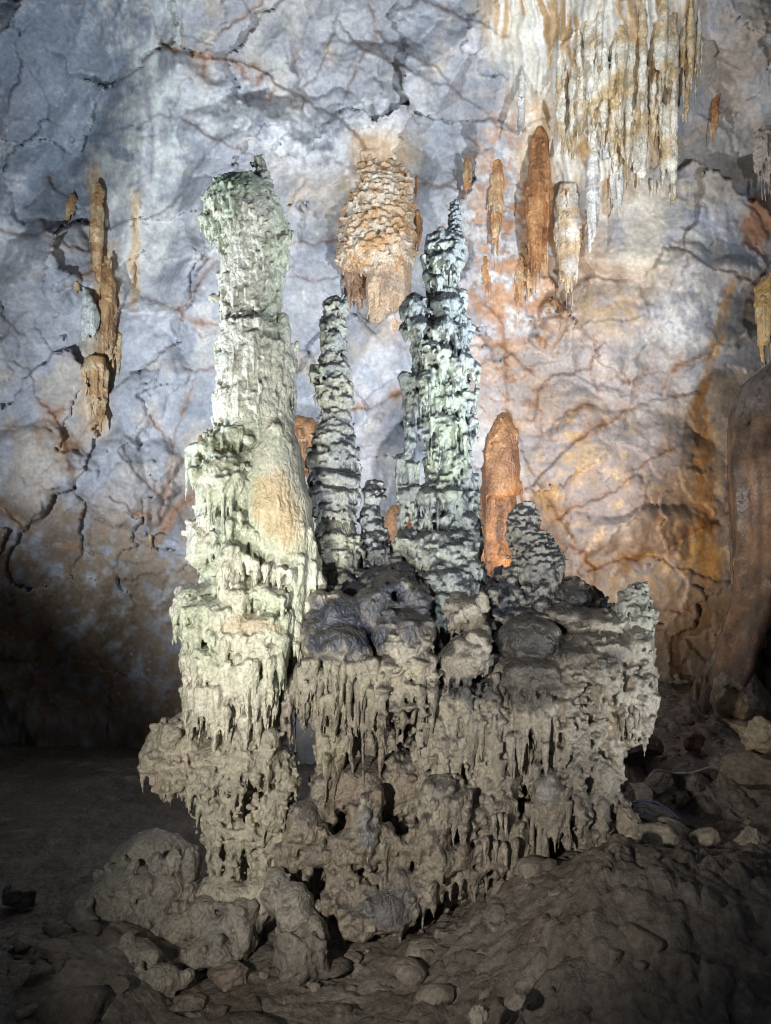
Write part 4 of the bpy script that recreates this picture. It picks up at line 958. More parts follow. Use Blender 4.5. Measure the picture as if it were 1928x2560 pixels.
for x, l, h in ((1085, 190, .06), (1105, 170, .05), (1125, 150, .07), (1150, 200, .05), (1178, 210, .045), (1200, 160, .07), (1225, 150, .08), (1250, 170, .07), (1280, 150, .08), (1300, 160, .06), (1060, 180, .05), (1040, 150, .06)):
    s.drips([P(x, 1770 + RNG.uniform(-15, 30), RNG.uniform(7.95, 8.1))], [h], [l * .0042], .03)
decorate(s, drip=55, hr=(.02, .05), ln=(.15, .5), knob=45, kr=(.014, .035), flute=10, tier=.3, voxel=.05, up=.2, where=lambda c: c[:, 2] < P(1150, 1700, 8)[2])
decorate(s, knob=35, kr=(.014, .03), drip=20, hr=(.018, .035), ln=(.08, .2), voxel=.05)
mid_o = body(s, 'middle_drape', MDC, md, .0165, ripple=.003)
# right: black dome, terraces and big lobed overhang
s = Soup()
s.lathe([(1470, 1340, 1480), (1510, 1270, 1540), (1560, 1250, 1600), (1660, 1250, 1610), (1720, 1270, 1610), (1800, 1280, 1580), (1880, 1290, 1560), (1960, 1300, 1535), (2060, 1310, 1500), (2140, 1320, 1480)], 8.75, .75, -.06, .08, 1.1)
s.blob(P(1325, 1600, 8.15), px_r(85, 62, 8.1, 1600, 85), .16, 1.9); s.blob(P(1330, 1690, 8.05), px_r(100, 58, 8, 1690, 85), .16, 1.9); s.blob(P(1420, 1490, 8.6), px_r(70, 38, 8.6, 1490, 80), .1, 1.4)
s.blob(P(1410, 1540, 8.35), px_r(60, 34, 8.3, 1540, 70), .1, 1.6); s.blob(P(1480, 1560, 8.3), px_r(90, 40, 8.3, 1560, 80), .1, 1.6); s.blob(P(1490, 1620, 8.1), px_r(95, 45, 8.1, 1620, 85), .1, 1.5, -.1)
shelf(s, 1470, 1660, 95, 55, 8.0, 85, -.15, (.06, .22), (.022, .04)); shelf(s, 1580, 1610, 52, 60, 8.15, 60, 0, (.1, .35), (.022, .04)); shelf(s, 1580, 1725, 56, 50, 8.05, 60, .5, (.1, .3), (.025, .045)); shelf(s, 1500, 1760, 70, 70, 8.1, 60, .4, (.1, .3), (.025, .045))
shelf(s, 1340, 1760, 70, 40, 7.95, 60, 0, (.15, .45), (.025, .05)); shelf(s, 1400, 1770, 44, 55, 7.95, 50, .2, (.1, .3)); shelf(s, 1430, 1820, 36, 40, 7.9, 40, 0, (.08, .2)); s.blob(P(1440, 1880, 7.95), px_r(34, 52, 7.9, 1880), .12, 2)
for x, y, l, h, Y in ((1608, 1745, 85, .09, 8.0), (1592, 1760, 70, .07, 7.95), (1572, 1780, 90, .055, 7.95), (1555, 1770, 80, .08, 7.95), (1530, 1790, 110, .08, 8.0), (1345, 1770, 130, .04, 7.8), (1360, 1780, 120, .035, 7.8), (1330, 1770, 110, .04, 7.85), (1375, 1790, 100, .05, 7.85), (1550, 1850, 90, .06, 8.05), (1540, 1900, 60, .06, 8.05)):
    s.drips([P(x, y, Y)], [h], [l * .0042], .02)
decorate(s, knob=170, kr=(.02, .042), drip=40, hr=(.02, .04), ln=(.08, .22), voxel=.05, where=lambda c: (c[:, 0] > P(1395, 1700, 8.1)[0]) & (c[:, 2] < P(1480, 1660, 8)[2]))
decorate(s, drip=45, hr=(.02, .045), ln=(.15, .45), knob=20, kr=(.014, .03), tier=.3, voxel=.05, up=.2, where=lambda c: (c[:, 0] < P(1400, 1700, 8.1)[0]) & (c[:, 2] < P(1330, 1720, 8)[2]))
decorate(s, scale=10, srx=(.03, .06), knob=30, kr=(.014, .03), voxel=.05, where=lambda c: c[:, 0] > P(1395, 1600, 8.2)[0])
right_o = body(s, 'right_lobe', MDC, md, .0165, ripple=.003)
# lower flanks: muddy lumps, bulbs and a row of thin columns
s = Soup()
s.lathe([(1900, 830, 1300), (1960, 800, 1340), (2060, 760, 1420), (2140, 720, 1440), (2200, 700, 1330), (2260, 700, 1230), (2330, 690, 1100), (2400, 690, 1000)], 8.8, .5, -.05, .1, 1.2)
s.blob(P(900, 1960, 8.25), px_r(120, 70, 8.2, 1960, 80), .12, 1.6); s.blob(P(1000, 1960, 8.25), px_r(90, 80, 8.2, 1960, 70), .12, 1.6); s.blob(P(810, 2010, 8.1), px_r(40, 60, 8.1, 2010), .1); s.drips([P(812, 1950, 8.0)], [.11], [.28])
s.blob(P(765, 2060, 7.95), px_r(48, 62, 8, 2060), .14, 1.8); s.blob(P(720, 2120, 8.0), px_r(46, 60, 8, 2120), .12, 1.8); s.blob(P(800, 2130, 7.95), px_r(60, 36, 8, 2130), .1, 1.6)
shelf(s, 905, 2060, 36, 52, 7.7, 36, 0, (.1, .3), (.02, .04)); s.blob(P(922, 2010, 7.7), px_r(16, 30, 7.7, 2010), .08); s.blob(P(945, 1995, 7.75), px_r(16, 30, 7.7, 1995), .05); s.blob(P(880, 2090, 7.7), px_r(24, 36, 7.7, 2090), .1)
shelf(s, 1110, 1975, 58, 38, 7.8, 55, -.05, (.06, .2), (.02, .035)); s.blob(P(1140, 2020, 7.7), px_r(36, 38, 7.7, 2020), .18, 2.2); s.blob(P(1065, 2030, 7.75), px_r(26, 26, 7.7, 2030), .18, 2.2); s.blob(P(1080, 2090, 7.7), px_r(48, 44, 7.7, 2090), .16, 2); s.blob(P(1100, 2150, 7.7), px_r(50, 40, 7.7, 2150), .16, 2)
s.blob(P(1155, 2140, 7.7), px_r(30, 34, 7.7, 2140), .15, 2); s.blob(P(1160, 2120, 7.6), px_r(14, 20, 7.6, 2120), .05)
shelf(s, 1240, 1945, 56, 42, 7.95, 50, 0, (.1, .3), (.025, .045)); shelf(s, 1250, 2010, 40, 34, 7.85, 40, 0, (.12, .35), (.025, .045)); shelf(s, 1270, 2070, 50, 30, 7.85, 45, 0, (.15, .4), (.025, .05)); shelf(s, 1205, 2060, 26, 40, 7.85, 30, 0, (.15, .4), (.025, .05))
s.blob(P(1370, 1975, 7.75), px_r(38, 40, 7.7, 1975), .08, 1.6); s.blob(P(1372, 1945, 7.75), px_r(16, 28, 7.7, 1945), .06); shelf(s, 1375, 2000, 46, 20, 7.8, 42, 0, (.15, .5), (.02, .035)); shelf(s, 1430, 2000, 46, 34, 7.95, 45, 0, (.1, .3), (.025, .045)); shelf(s, 1400, 1890, 66, 40, 8.0, 55, -.15, (.2, .5), (.025, .045))
s.blob(P(1495, 2030, 8.0), px_r(30, 56, 8, 2030), .14, 2); s.blob(P(1534, 2010, 8.15), px_r(24, 38, 8.1, 2010), .04, 1.2); s.blob(P(1475, 2100, 8.0), px_r(36, 44, 8, 2100), .14, 2); s.blob(P(1500, 1950, 8.1), px_r(40, 60, 8, 1950), .14, 2)
for x, yt, yb, r in ((870, 2080, 2290, .085), (840, 2090, 2250, .07), (920, 2130, 2260, .04), (825, 2120, 2280, .06), (1000, 2090, 2230, .06), (970, 2070, 2210, .06), (1040, 2180, 2280, .05)):
    s.capsule([P(x, yt, 7.75), P(x + 4, (yt + yb) / 2, 7.75), P(x - 2, yb, 7.75)], [r * 1.3, r, r * 1.35])
s.blob(P(960, 2270, 7.7), px_r(76, 56, 7.7, 2270), .1, 1.6); s.blob(P(900, 2300, 7.65), px_r(50, 50, 7.6, 2300), .12, 2); s.blob(P(1010, 2215, 7.75), px_r(50, 46, 7.7, 2215), .14, 2); s.blob(P(1060, 2220, 7.75), px_r(40, 40, 7.7, 2220), .14, 2)
for x, y, l, h in ((1215, 2050, 130, .05), (1195, 2090, 120, .045), (1235, 2080, 90, .045), (1265, 2100, 80, .05), (1290, 2110, 70, .05), (1310, 2080, 90, .04), (1250, 1980, 70, .04), (1205, 2110, 80, .06), (1180, 2030, 80, .05), (1450, 2020, 70, .05), (1105, 2190, 70, .06), (1125, 2190, 60, .05), (1150, 2180, 60, .05)):
    s.drips([P(x, y, 7.75)], [h], [l * .0041], .03)
decorate(s, drip=32, hr=(.022, .05), ln=(.1, .35), knob=110, kr=(.014, .045), tier=.3, voxel=.05, patch=.4, up=.3)
low_o = body(s, 'lower_flank', MDC, md, .018)
colm = [(1335, 2020, 2160), (1352, 2015, 2160), (1370, 2010, 2150), (1388, 2015, 2100), (1402, 2010, 2080), (1418, 2015, 2120), (1322, 2020, 2100)]
for x, a, b in colm:
    s = Soup(); Yc = RNG.uniform(7.7, 7.82); sw = RNG.uniform(-6, 6)
    s.capsule([P(x, a - 15, Yc), P(x + sw * .5, a + 20, Yc), P(x + sw, (a + b) / 2, Yc), P(x + sw, b - 30, Yc), P(x + sw, b - 12, Yc), P(x + sw, b + 6, Yc)], np.array([.06, .035, .028, .04, .055, .03]) * RNG.uniform(.85, 1.1))
    body(s, 'thin_column', MDC, md, .012, disp=((9, .008),))
hang(md, right_o, [P(x, y, Y) for x, y, Y in ((1608, 1765, 7.85), (1575, 1790, 7.82), (1590, 1775, 7.8), (1556, 1790, 7.8), (1350, 1775, 7.72), (1362, 1790, 7.72), (1338, 1780, 7.75), (1420, 1845, 7.7))], [.3, .28, .24, .24, .5, .45, .4, .2], MDC, 'md', width=.75)
hang(md, mid_o, [P(x, y, Y) for x, y, Y in ((1178, 1800, 7.85), (1150, 1790, 7.85), (1120, 1790, 7.9), (1090, 1800, 7.9), (1205, 1800, 7.85), (1300, 1830, 7.8), (1275, 1840, 7.8), (1240, 1840, 7.8))], [.65, .5, .5, .55, .5, .4, .4, .45], MDC, 'md', width=.75)
xs = np.linspace(765, 1080, 26) + RNG.uniform(-5, 5, 26)
hang(md, wet_o, P(xs, 1675 + 14 * np.sin(xs / 23) + RNG.uniform(-5, 15, 26), RNG.uniform(7.72, 7.85, 26)), RNG.uniform(.25, .5, 26), MDC, 'md', width=.7)
hang(md, low_o, [P(x, y, 7.6) for x, y in ((1090, 2005), (1100, 2010), (1085, 2000), (1150, 2045), (1135, 2050), (900, 2105), (918, 2108), (888, 2110), (1250, 2035), (1265, 2040), (1235, 2040), (1215, 2095), (1240, 2105), (1260, 2110), (1290, 2100))], RNG.uniform(.14, .28, 15), MDC, 'md', width=.8)

# pale knobbly stalagmite on the mound's right shoulder
RKC = palette((.42, .43, .38), (.33, .34, .31), (.17, .17, .17), .7, (), .35, 2, .3, (.2, .75))
rk = empty('stalagmite', P(1580, 1590, 8.2), 'low pale rippled stalagmite knob on the right shoulder of the mound', 'stalagmite', 'stalagmites growing on the flowstone mound')
s = Soup(); rk_rows = [(1455, 1582, 1604), (1464, 1566, 1616), (1476, 1556, 1620), (1523, 1540, 1624), (1564, 1528, 1628), (1600, 1525, 1626), (1640, 1530, 1620)]
s.lathe(rk_rows, 8.2, .95, -.025, .06, 2)
for y in range(1462, 1560, 9): tiers(s, rk_rows, 8.2, 2, (.022, .032), (.02, .06), arc=(.8, 2.4), ylim=(y, y + 3), seed=y)
decorate(s, drip=90, hr=(.018, .036), ln=(.06, .18), knob=60, kr=(.012, .028), tier=.12, voxel=.04, where=lambda c: c[:, 2] < P(1580, 1500, 8.2)[2])
body(s, 'shaft', RKC, rk, .012, ripple=.004)
# ================================================================== formations hanging from and standing by the back wall
def wall_y(px, py):
    """depth of the cave wall at a photo position (nearest wall vertex)"""
    i = np.argmin((WALL_U - px) ** 2 + (WALL_V - py) ** 2); return float(WALL_Y[i])
ORANGE = (.40, .20, .08); TAN = (.50, .36, .22); PALE = (.60, .54, .46); RUST = (.28, .12, .045)
OC = palette(TAN, ORANGE, (.26, .13, .05), .5, (), .3, 3.0, 0, (.2, .8), .5)
OC2 = palette(ORANGE, RUST, (.20, .09, .035), .5, (), .3, 3.0, 0, (.2, .8), .5)
PC = palette(PALE, TAN, (.36, .22, .11), .4, (), .3, 3.0, 0, (.3, .8), .5)
WC = palette((.62, .61, .58), (.50, .47, .43), (.34, .24, .16), .3, (), .3, 3.0, 0, (.3, .8), .5)
def hanging(label, rows_list, colf, name='stalactite', dy=.03, flute=60, fr=(.015, .035), fl=(.3, .9), knobs=15, voxel=.018, extra=None, group=None, amp=.12, drip=25, cat='stalactite', ln=(.1, .35)):
    """fluted stalactite mass grown on the wall"""
    r0 = np.array(rows_list[0], float)
    cy = r0[len(r0) // 2]; Yw = min(wall_y((r[1] + r[2]) / 2, r[0]) for r in r0[::max(1, len(r0) // 4)]) + dy
    s = Soup()
    for k, rows in enumerate(rows_list):
        s.lathe(rows, Yw - .05 * k, .6, -.02, amp, 2.5, ns=32, step=.05, seed=k)
    if extra: extra(s, Yw)
    decorate(s, flute=flute, fr=fr, fl=fl, knob=knobs, kr=(.015, .035), drip=drip, hr=(.015, .035), ln=ln, voxel=.05, up=.3)
    me = keep_largest(remesh(*s.arrays(), voxel, ADAPT))
    o = finish(me, name, M_SMOOTH, colf, None, disp=((6, .015), (18, .006)))
    o['label'] = label; o['category'] = cat; o['group'] = group or 'stalactites on the cave wall'
    return o
# big tan one in the middle
bt = empty('stalactite', P(960, 400, 12.6), 'large tan bell-shaped stalactite hanging between the two tallest stalagmites', 'stalactite', 'stalactites on the cave wall')
Yb = wall_y(960, 520) - .12
s = Soup(); s.lathe([(392, 905, 940), (405, 902, 985), (430, 898, 1012), (470, 884, 1033), (520, 864, 1036), (570, 854, 1037), (620, 846, 1034), (650, 846, 1030), (672, 852, 1028)], Yb, .75, -.03, .07, 2)
tiers(s, [(392, 905, 940), (470, 884, 1033), (620, 846, 1034), (650, 848, 1030)], Yb, 60, (.03, .055), (.04, .14), arc=(.3, 1.1), seed=71, dr=.75)
decorate(s, scale=35, srx=(.04, .09), drip=25, hr=(.02, .04), ln=(.06, .2), knob=25, voxel=.05)
for x, y, l in ((907, 378, 60), (925, 388, 50), (945, 395, 50), (975, 400, 50), (1022, 430, 70), (1033, 445, 60), (896, 425, 50)): s.drips([P(x, y, Yb - .25)], [.05], [l * .0062])
bell_o = body(s, 'bell', palette((.56, .47, .36), (.45, .27, .13), (.30, .16, .07), .7, [(P(880, 650, 12), (.4, .8, .4), (.58, .53, .46), .7), (P(960, 660, 12), (.4, .6, .3), (.56, .49, .40), .5)], .3, 3, 0, (.1, .6)), bt, .02, ripple=.006)
s = Soup(); s.lathe([(650, 915, 1030), (690, 918, 1028), (740, 922, 1024), (780, 934, 1015), (815, 950, 1003), (830, 962, 996)], Yb - .03, .65, -.02, .08, 2)
decorate(s, flute=110, fr=(.018, .035), fl=(.3, 1.0), drip=25, hr=(.02, .04), ln=(.2, .5), voxel=.05)
s.drips(P(np.array([935, 945, 925, 950, 930]), np.array([690, 700, 710, 690, 700]), Yb - .5), .06, .42)
body(s, 'fringe', palette((.44, .33, .24), (.50, .35, .22), None, 0, [(P(990, 810, 12), (.4, .8, .4), (.27, .22, .19), .7)], .3, 3), bt, .02)
s = Soup(); s.lathe([(650, 858, 922), (690, 860, 920), (730, 872, 920), (755, 884, 915), (768, 892, 902)], Yb + .18, .7, -.01, .1, 2.5)
decorate(s, flute=50, fr=(.015, .03), fl=(.2, .6), knob=40, voxel=.05)
body(s, 'inner_drape', palette((.30, .19, .12), (.24, .14, .085), None, 0, (), .3, 3), bt, .02)
hang(bt, bell_o, [P(1042, 445, Yb - .1), P(1044, 530, Yb - .05), P(1049, 550, Yb), P(1036, 560, Yb)], [.5, .55, .7, .4], OC2, 'oc2', width=.5)

hanging('narrow rusty stalactite on the wall beside the dark tower tip', [[(388, 1160, 1178), (420, 1155, 1180), (447, 1158, 1176), (500, 1161, 1172), (542, 1164, 1168)]], OC, flute=30)
hanging('slim orange stalactite with a dark upper end, second right of the tower tip', [[(400, 1232, 1256), (440, 1224, 1262), (500, 1226, 1258), (560, 1231, 1250), (600, 1235, 1244), (622, 1238, 1241)]], OC)
hanging('longest deep orange stalactite in the rusty group on the upper wall', [[(318, 1340, 1372), (370, 1322, 1376), (450, 1316, 1378), (520, 1312, 1368), (580, 1318, 1362), (640, 1332, 1354), (682, 1338, 1345)]], OC2, flute=90)
hanging('white-streaked tan stalactite with a long central spike above the pale slabs', [[(460, 1400, 1450), (480, 1390, 1460), (540, 1388, 1458), (600, 1392, 1450), (650, 1400, 1440), (690, 1412, 1434)], [(560, 1416, 1440), (640, 1420, 1438), (700, 1426, 1434), (748, 1428, 1431)]], PC, flute=110)
hanging('pale double-pronged stalactite under a white arch', [[(440, 1465, 1500), (480, 1465, 1498), (540, 1468, 1490), (590, 1473, 1484), (632, 1476, 1479)]], WC,
        extra=lambda s, Y: (s.capsule([P(1480, 520, Y), P(1480, 440, Y), P(1482, 395, Y), P(1500, 360, Y), P(1525, 362, Y), P(1540, 400, Y), P(1544, 460, Y), P(1541, 500, Y)], [.08, .12, .15, .16, .16, .14, .09, .03])))
hanging('short tan forked stalactite low in the rusty group', [[(596, 1300, 1316), (630, 1290, 1326), (670, 1284, 1332), (690, 1284, 1332), (700, 1288, 1330)]], OC, extra=lambda s, Y: s.drips(P(np.array([1292, 1312, 1326, 1300]), np.array([690, 690, 685, 690]), Y - .05), .05, [.16, .12, .2, .1]))
hanging('small white finger of stone with an orange foot high on the wall', [[(168, 1301, 1309), (200, 1295, 1314), (260, 1292, 1316), (300, 1291, 1316), (320, 1294, 1312)]], WC, flute=20, knobs=60)
hanging('rusty ragged drip cluster beneath the slim orange stalactite', [[(640, 1205, 1222), (670, 1200, 1226), (700, 1206, 1220), (722, 1211, 1214)]], OC2, flute=30)
hanging('brown red stalactite pair on the upper right slope of the wall', [[(235, 1785, 1806), (260, 1776, 1802), (290, 1780, 1800), (315, 1794, 1798)]], OC2, flute=30)
hanging('grey brown knobbly stalactite at the right edge of the picture', [[(322, 1895, 1960), (345, 1878, 1965), (375, 1880, 1960), (410, 1898, 1950), (432, 1905, 1940)]], palette((.42, .36, .31), (.34, .29, .26), None, 0, (), .3, 3), flute=60, dy=-.35)
hanging('golden fluted stalactite at the right edge below the roof slab', [[(690, 1905, 1990), (730, 1890, 1990), (780, 1888, 1985), (820, 1895, 1970), (838, 1905, 1960)]], palette((.52, .40, .22), (.40, .26, .10), None, 0, (), .3, 3), flute=90, dy=-.3)
# cream apron of drips, upper right
ap = empty('flowstone_curtain', P(1590, 60, 12.0), 'broad cream and ochre flowstone curtain streaming down the upper right wall', 'flowstone')
APC = palette((.62, .585, .50), (.45, .33, .18), None, 0, [(P(1640, 330, 11.8), (.25, .8, 1.0), (.42, .26, .10), .8), (P(1590, 420, 11.8), (.25, .8, .5), (.66, .64, .60), .7), (P(1480, 150, 11.6), (.6, .9, .9), (.60, .58, .54), .6)], .3, 2.2)
for nm, x0, x1, ytop, yb, n in (('left_veil', 1390, 1560, (40, 260), (240, 430), 42), ('main_veil', 1540, 1700, (60, 330), (260, 500), 42), ('upper_veil', 1440, 1760, (-60, 120), (150, 330), 46)):
    s = Soup()
    xs = RNG.uniform(x0, x1, n); yt = RNG.uniform(*ytop, n); ye = RNG.uniform(*yb, n)
    if nm == 'main_veil': ye = ye + 40 * np.exp(-((xs - 1688) / 14) ** 2) - 40 * sstep(1600, 1545, xs)
    Yv = np.array([wall_y(x, (a + b) / 2) for x, a, b in zip(xs, yt, ye)]) + RNG.uniform(.0, .07, n)
    for x, a, b, Y in zip(xs, yt, ye, Yv):
        Ya = wall_y(x, a) + .10
        s.capsule([P(x, a, Ya), P(x - 2, a * .6 + b * .4, (Ya + Y) / 2), P(x - 4, a * .2 + b * .8, Y), P(x - 5, b, Y)], np.array([.02, .06, .05, .012]) * RNG.uniform(.4, 1.7))
    vo_ = body(s, nm, APC, ap, .026, mat=M_SMOOTH, smooth_it=4, disp=((5, .03), (16, .012)))
    if nm == 'main_veil': veil_o = vo_
hang(ap, veil_o, [P(1687, 465, wall_y(1687, 465) - .2), P(1600, 430, wall_y(1600, 430) - .12), P(1575, 440, wall_y(1575, 440) - .12), P(1630, 450, wall_y(1630, 450) - .12), P(1650, 455, wall_y(1650, 455) - .15)], [.4, .35, .3, .35, .3], APC, 'apc', width=.5)

# orange streak of dripstone on the left wall
ol = empty('stalactite', P(240, 460, 13), 'long orange fluted stalactite running down the left wall', 'stalactite', 'stalactites on the cave wall')
def wall_part(parent, nm, rows, colf, dy=.0, flute=70, **k):
    Yw = min(wall_y((r[1] + r[2]) / 2, r[0]) for r in rows) + dy
    s = Soup(); s.lathe(rows, Yw, .55, -.015, .12, 2.5, ns=28, step=.05); decorate(s, flute=flute, fr=(.014, .03), fl=(.3, .9), knob=20, kr=(.02, .04), voxel=.05)
    return body(s, nm, colf, parent, .02, mat=M_SMOOTH, disp=((6, .02), (18, .006)))
OL = palette((.52, .38, .22), (.38, .21, .09), None, 0, (), .3, 3, .5, (.15, .62), .5); OL2 = palette((.44, .27, .13), (.28, .145, .065), None, 0, (), .3, 3, .5, (.15, .62), .5)
wall_part(ol, 'upper_shaft', [(455, 232, 255), (470, 225, 260), (560, 226, 260), (640, 232, 260), (690, 238, 258), (728, 243, 254)], OL)
wall_part(ol, 'middle_shaft', [(640, 258, 270), (690, 255, 286), (740, 258, 292), (790, 260, 288), (830, 258, 284), (850, 268, 276)], OL2)
wall_part(ol, 'tail', [(785, 246, 262), (820, 243, 264), (860, 250, 264), (890, 256, 260)], OL)
wall_part(ol, 'shield', [(812, 280, 296), (830, 276, 306), (860, 286, 306), (890, 294, 299)], OL)
hanging('tan bearded stalactite cluster ending the orange streak on the left wall', [[(893, 210, 268), (915, 206, 270), (950, 228, 270), (990, 236, 268), (1015, 244, 266), (1038, 250, 254)], [(905, 208, 224), (960, 216, 226), (1000, 222, 228), (1020, 224, 227)]], OL)
hanging('white veil of thin drips beside the orange streak on the left wall', [[(715, 200, 212), (735, 205, 228), (770, 205, 250), (800, 202, 246), (815, 204, 242)]], palette((.58, .60, .55), (.50, .52, .49), None, 0, (), .3, 3), flute=160, fr=(.012, .02), fl=(.25, .6), drip=70, ln=(.2, .45))
hanging('small tan club-shaped stalactite on the left wall', [[(484, 172, 190), (495, 166, 197), (512, 168, 196), (525, 176, 190), (550, 179, 184)]], OL, flute=40)
hanging('small round tan knob of stone on the left wall', [[(700, 188, 196), (710, 182, 203), (728, 182, 202), (742, 188, 194)]], OL, flute=10, knobs=30)
hanging('thin orange drip in the pale vertical streak of the left wall', [[(648, 336, 342), (670, 334, 345), (690, 336, 344), (730, 346, 350)]], OL2, flute=20)
hanging('short ochre drip high in the pale vertical streak of the left wall', [[(525, 328, 336), (550, 328, 340), (575, 330, 342), (588, 334, 340)]], OL, flute=20)
hanging('ochre splinter of dripstone right of the bearded cluster', [[(905, 338, 345), (930, 332, 342), (960, 326, 334), (990, 322, 332), (1012, 326, 329)]], OL, flute=20)
hanging('lone orange spike on the dark lower left wall', [[(1333, 368, 380), (1350, 368, 384), (1380, 372, 382), (1402, 375, 378)]], OL2, flute=25)

# standing behind
osg = empty('stalagmite', P(1245, 1480, 12.1), 'smooth rust orange stalagmite with black fluted foot behind the tower', 'stalagmite')
OSC = palette((.29, .145, .06), (.17, .075, .032), (.34, .18, .075), .4, [(P(1260, 1330, 11.6), (.08, .6, .7), (.07, .035, .02), .85), (P(1230, 1400, 11.6), (.07, .6, .5), (.10, .05, .025), .7)], .35, 2.5, 0)
s = Soup(); s.lathe([(1030, 1250, 1272), (1042, 1238, 1284), (1070, 1222, 1292), (1110, 1208, 1298), (1170, 1202, 1304), (1215, 1200, 1302), (1240, 1198, 1296)], 12.1, .8, -.02, .06, 1.2); decorate(s, knob=14, kr=(.015, .03), flute=14, fr=(.02, .04), fl=(.3, .7), voxel=.06)
body(s, 'dome', OSC, osg, .02, mat=M_SMOOTH)
s = Soup(); s.lathe([(1225, 1200, 1298), (1300, 1196, 1288), (1400, 1194, 1284), (1480, 1192, 1286)], 12.15, .7, -.06, .1, 2); decorate(s, flute=120, fr=(.03, .055), fl=(.6, 1.6), voxel=.06)
body(s, 'fluted_foot', OSC, osg, .02, mat=M_SMOOTH)
def back_lump(label, rows, Y, colf=OSC):
    s = Soup(); s.lathe(rows, Y, .7, -.02, .15, 1.8); decorate(s, knob=40, kr=(.02, .05), drip=20, hr=(.03, .05), ln=(.1, .3), voxel=.06)
    o = body(s, 'flowstone_boss', colf, None, .022); o['label'] = label; o['category'] = 'flowstone'
back_lump('orange flowstone boss peeping out right of the tallest column', [(1040, 735, 760), (1055, 720, 790), (1090, 720, 800), (1150, 730, 800), (1180, 740, 790)], 12.9)
back_lump('orange flowstone boss behind the short blunt stalagmite', [(1262, 985, 1005), (1275, 965, 1025), (1310, 955, 1035), (1350, 950, 1040), (1380, 955, 1040)], 12.7)
back_lump('orange flowstone boss peeping out left of the tallest column', [(1075, 520, 545), (1100, 500, 560), (1140, 500, 560), (1180, 520, 560)], 12.9)
rc = empty('stalagmite', P(1990, 1800, 12.8), 'massive brown fluted column at the right edge flaring at its foot', 'stalagmite')
RCC = palette((.10, .060, .034), (.055, .035, .023), (.06, .05, .046), .4, [(P(1880, 960, 12.3), (.9, .9, .6), (.10, .09, .088), .7)], .35, 1.6, .2, (.1, .6), .75)
s = Soup(); rcr = [(905, 1920, 2060), (920, 1890, 2090), (960, 1850, 2120), (1010, 1832, 2135), (1050, 1826, 2140), (1200, 1834, 2140), (1400, 1852, 2140), (1500, 1840, 2150), (1600, 1808, 2170), (1720, 1762, 2220), (1800, 1745, 2240)]
s.lathe(rcr, 12.8, .8, -.20, .04, 1.0, step=.05, ns=260, flutes=44, fdepth=.5)
decorate(s, flute=25, fr=(.03, .06), fl=(.8, 2.4), voxel=.07, where=lambda c: c[:, 2] < P(1850, 1020, 12.8)[2])
for k in range(26):
    x0 = RNG.uniform(1832, 1935); t = (x0 - 1832) / 103; j = RNG.uniform(-.05, .02)
    s.capsule([P(x0 + 4, 1040 + 60 * RNG.random() - 60 * t, 12.62 - .42 * t + j), P(x0 + 4, 1150, 12.55 - .45 * t + j), P(x0 + 18 - 12 * t, 1350, 12.6 - .5 * t + j), P(x0 + 10 - 12 * t, 1500, 12.5 - .45 * t + j), P(x0 - 20 - 14 * t, 1600, 12.35 - .45 * t + j), P(x0 - 58 - 10 * t, 1720, 12.2 - .45 * t + j)], np.array([.02, .07, .06, .065, .07, .03]) * RNG.uniform(.5, 1.5))
body(s, 'fluted_trunk', RCC, rc, .028, mat=M_RIB, disp=((5, .015), (16, .006)))

# ================================================================== lower left boulder mound
bmC = palette((.27, .245, .205), (.21, .20, .18), (.20, .19, .17), .4, [(P(300, 2220, 7.9), (.5, .6, .5), (.24, .235, .21), .6)], .4, 1.5, .1)
bm = empty('flowstone_mound', P(350, 2450, 7.9), 'low mound of smooth grey rounded flowstone lobes at the lower left', 'flowstone')
def lobes(nm, tab, dec=True, vox=.018):
    s = Soup()
    for x, y, rx, ry, Y in tab: s.blob(P(x, y, Y), px_r(rx, ry, Y, y), .13, 1.5)
    if dec: decorate(s, knob=16, kr=(.02, .06), drip=12, hr=(.02, .05), ln=(.06, .18), voxel=.05, up=.1)
    return body(s, nm, bmC, bm, vox, disp=((4, .025), (12, .010), (30, .004)))
lobes('back_lobe', [(385, 2140, 95, 62, 8.5), (330, 2170, 60, 60, 8.4)], False)
lobes('main_lobe', [(320, 2240, 98, 80, 8.1), (285, 2300, 70, 60, 7.95), (350, 2320, 60, 50, 7.85), (240, 2350, 40, 50, 7.9), (390, 2290, 60, 62, 7.85), (430, 2230, 46, 46, 7.9), (355, 2215, 34, 26, 7.8), (330, 2360, 60, 50, 7.7)])
lobes('front_lobe', [(330, 2405, 74, 48, 7.15), (250, 2430, 50, 40, 7.1), (180, 2370, 50, 54, 7.4), (140, 2420, 56, 46, 7.2), (205, 2310, 40, 46, 7.7), (410, 2450, 54, 34, 6.95), (80, 2460, 90, 40, 6.95), (300, 2470, 70, 34, 6.85), (190, 2460, 60, 36, 6.9), (20, 2420, 60, 50, 7.1)])
lobes('shoulder', [(450, 2320, 52, 48, 7.75), (505, 2290, 46, 46, 7.7), (540, 2330, 50, 40, 7.6), (600, 2300, 50, 56, 7.65), (520, 2380, 66, 34, 7.45), (560, 2400, 40, 26, 7.4), (610, 2345, 28, 46, 7.5), (470, 2240, 36, 50, 7.95), (690, 2230, 36, 60, 7.7), (735, 2270, 46, 64, 7.6), (770, 2330, 50, 50, 7.5)])
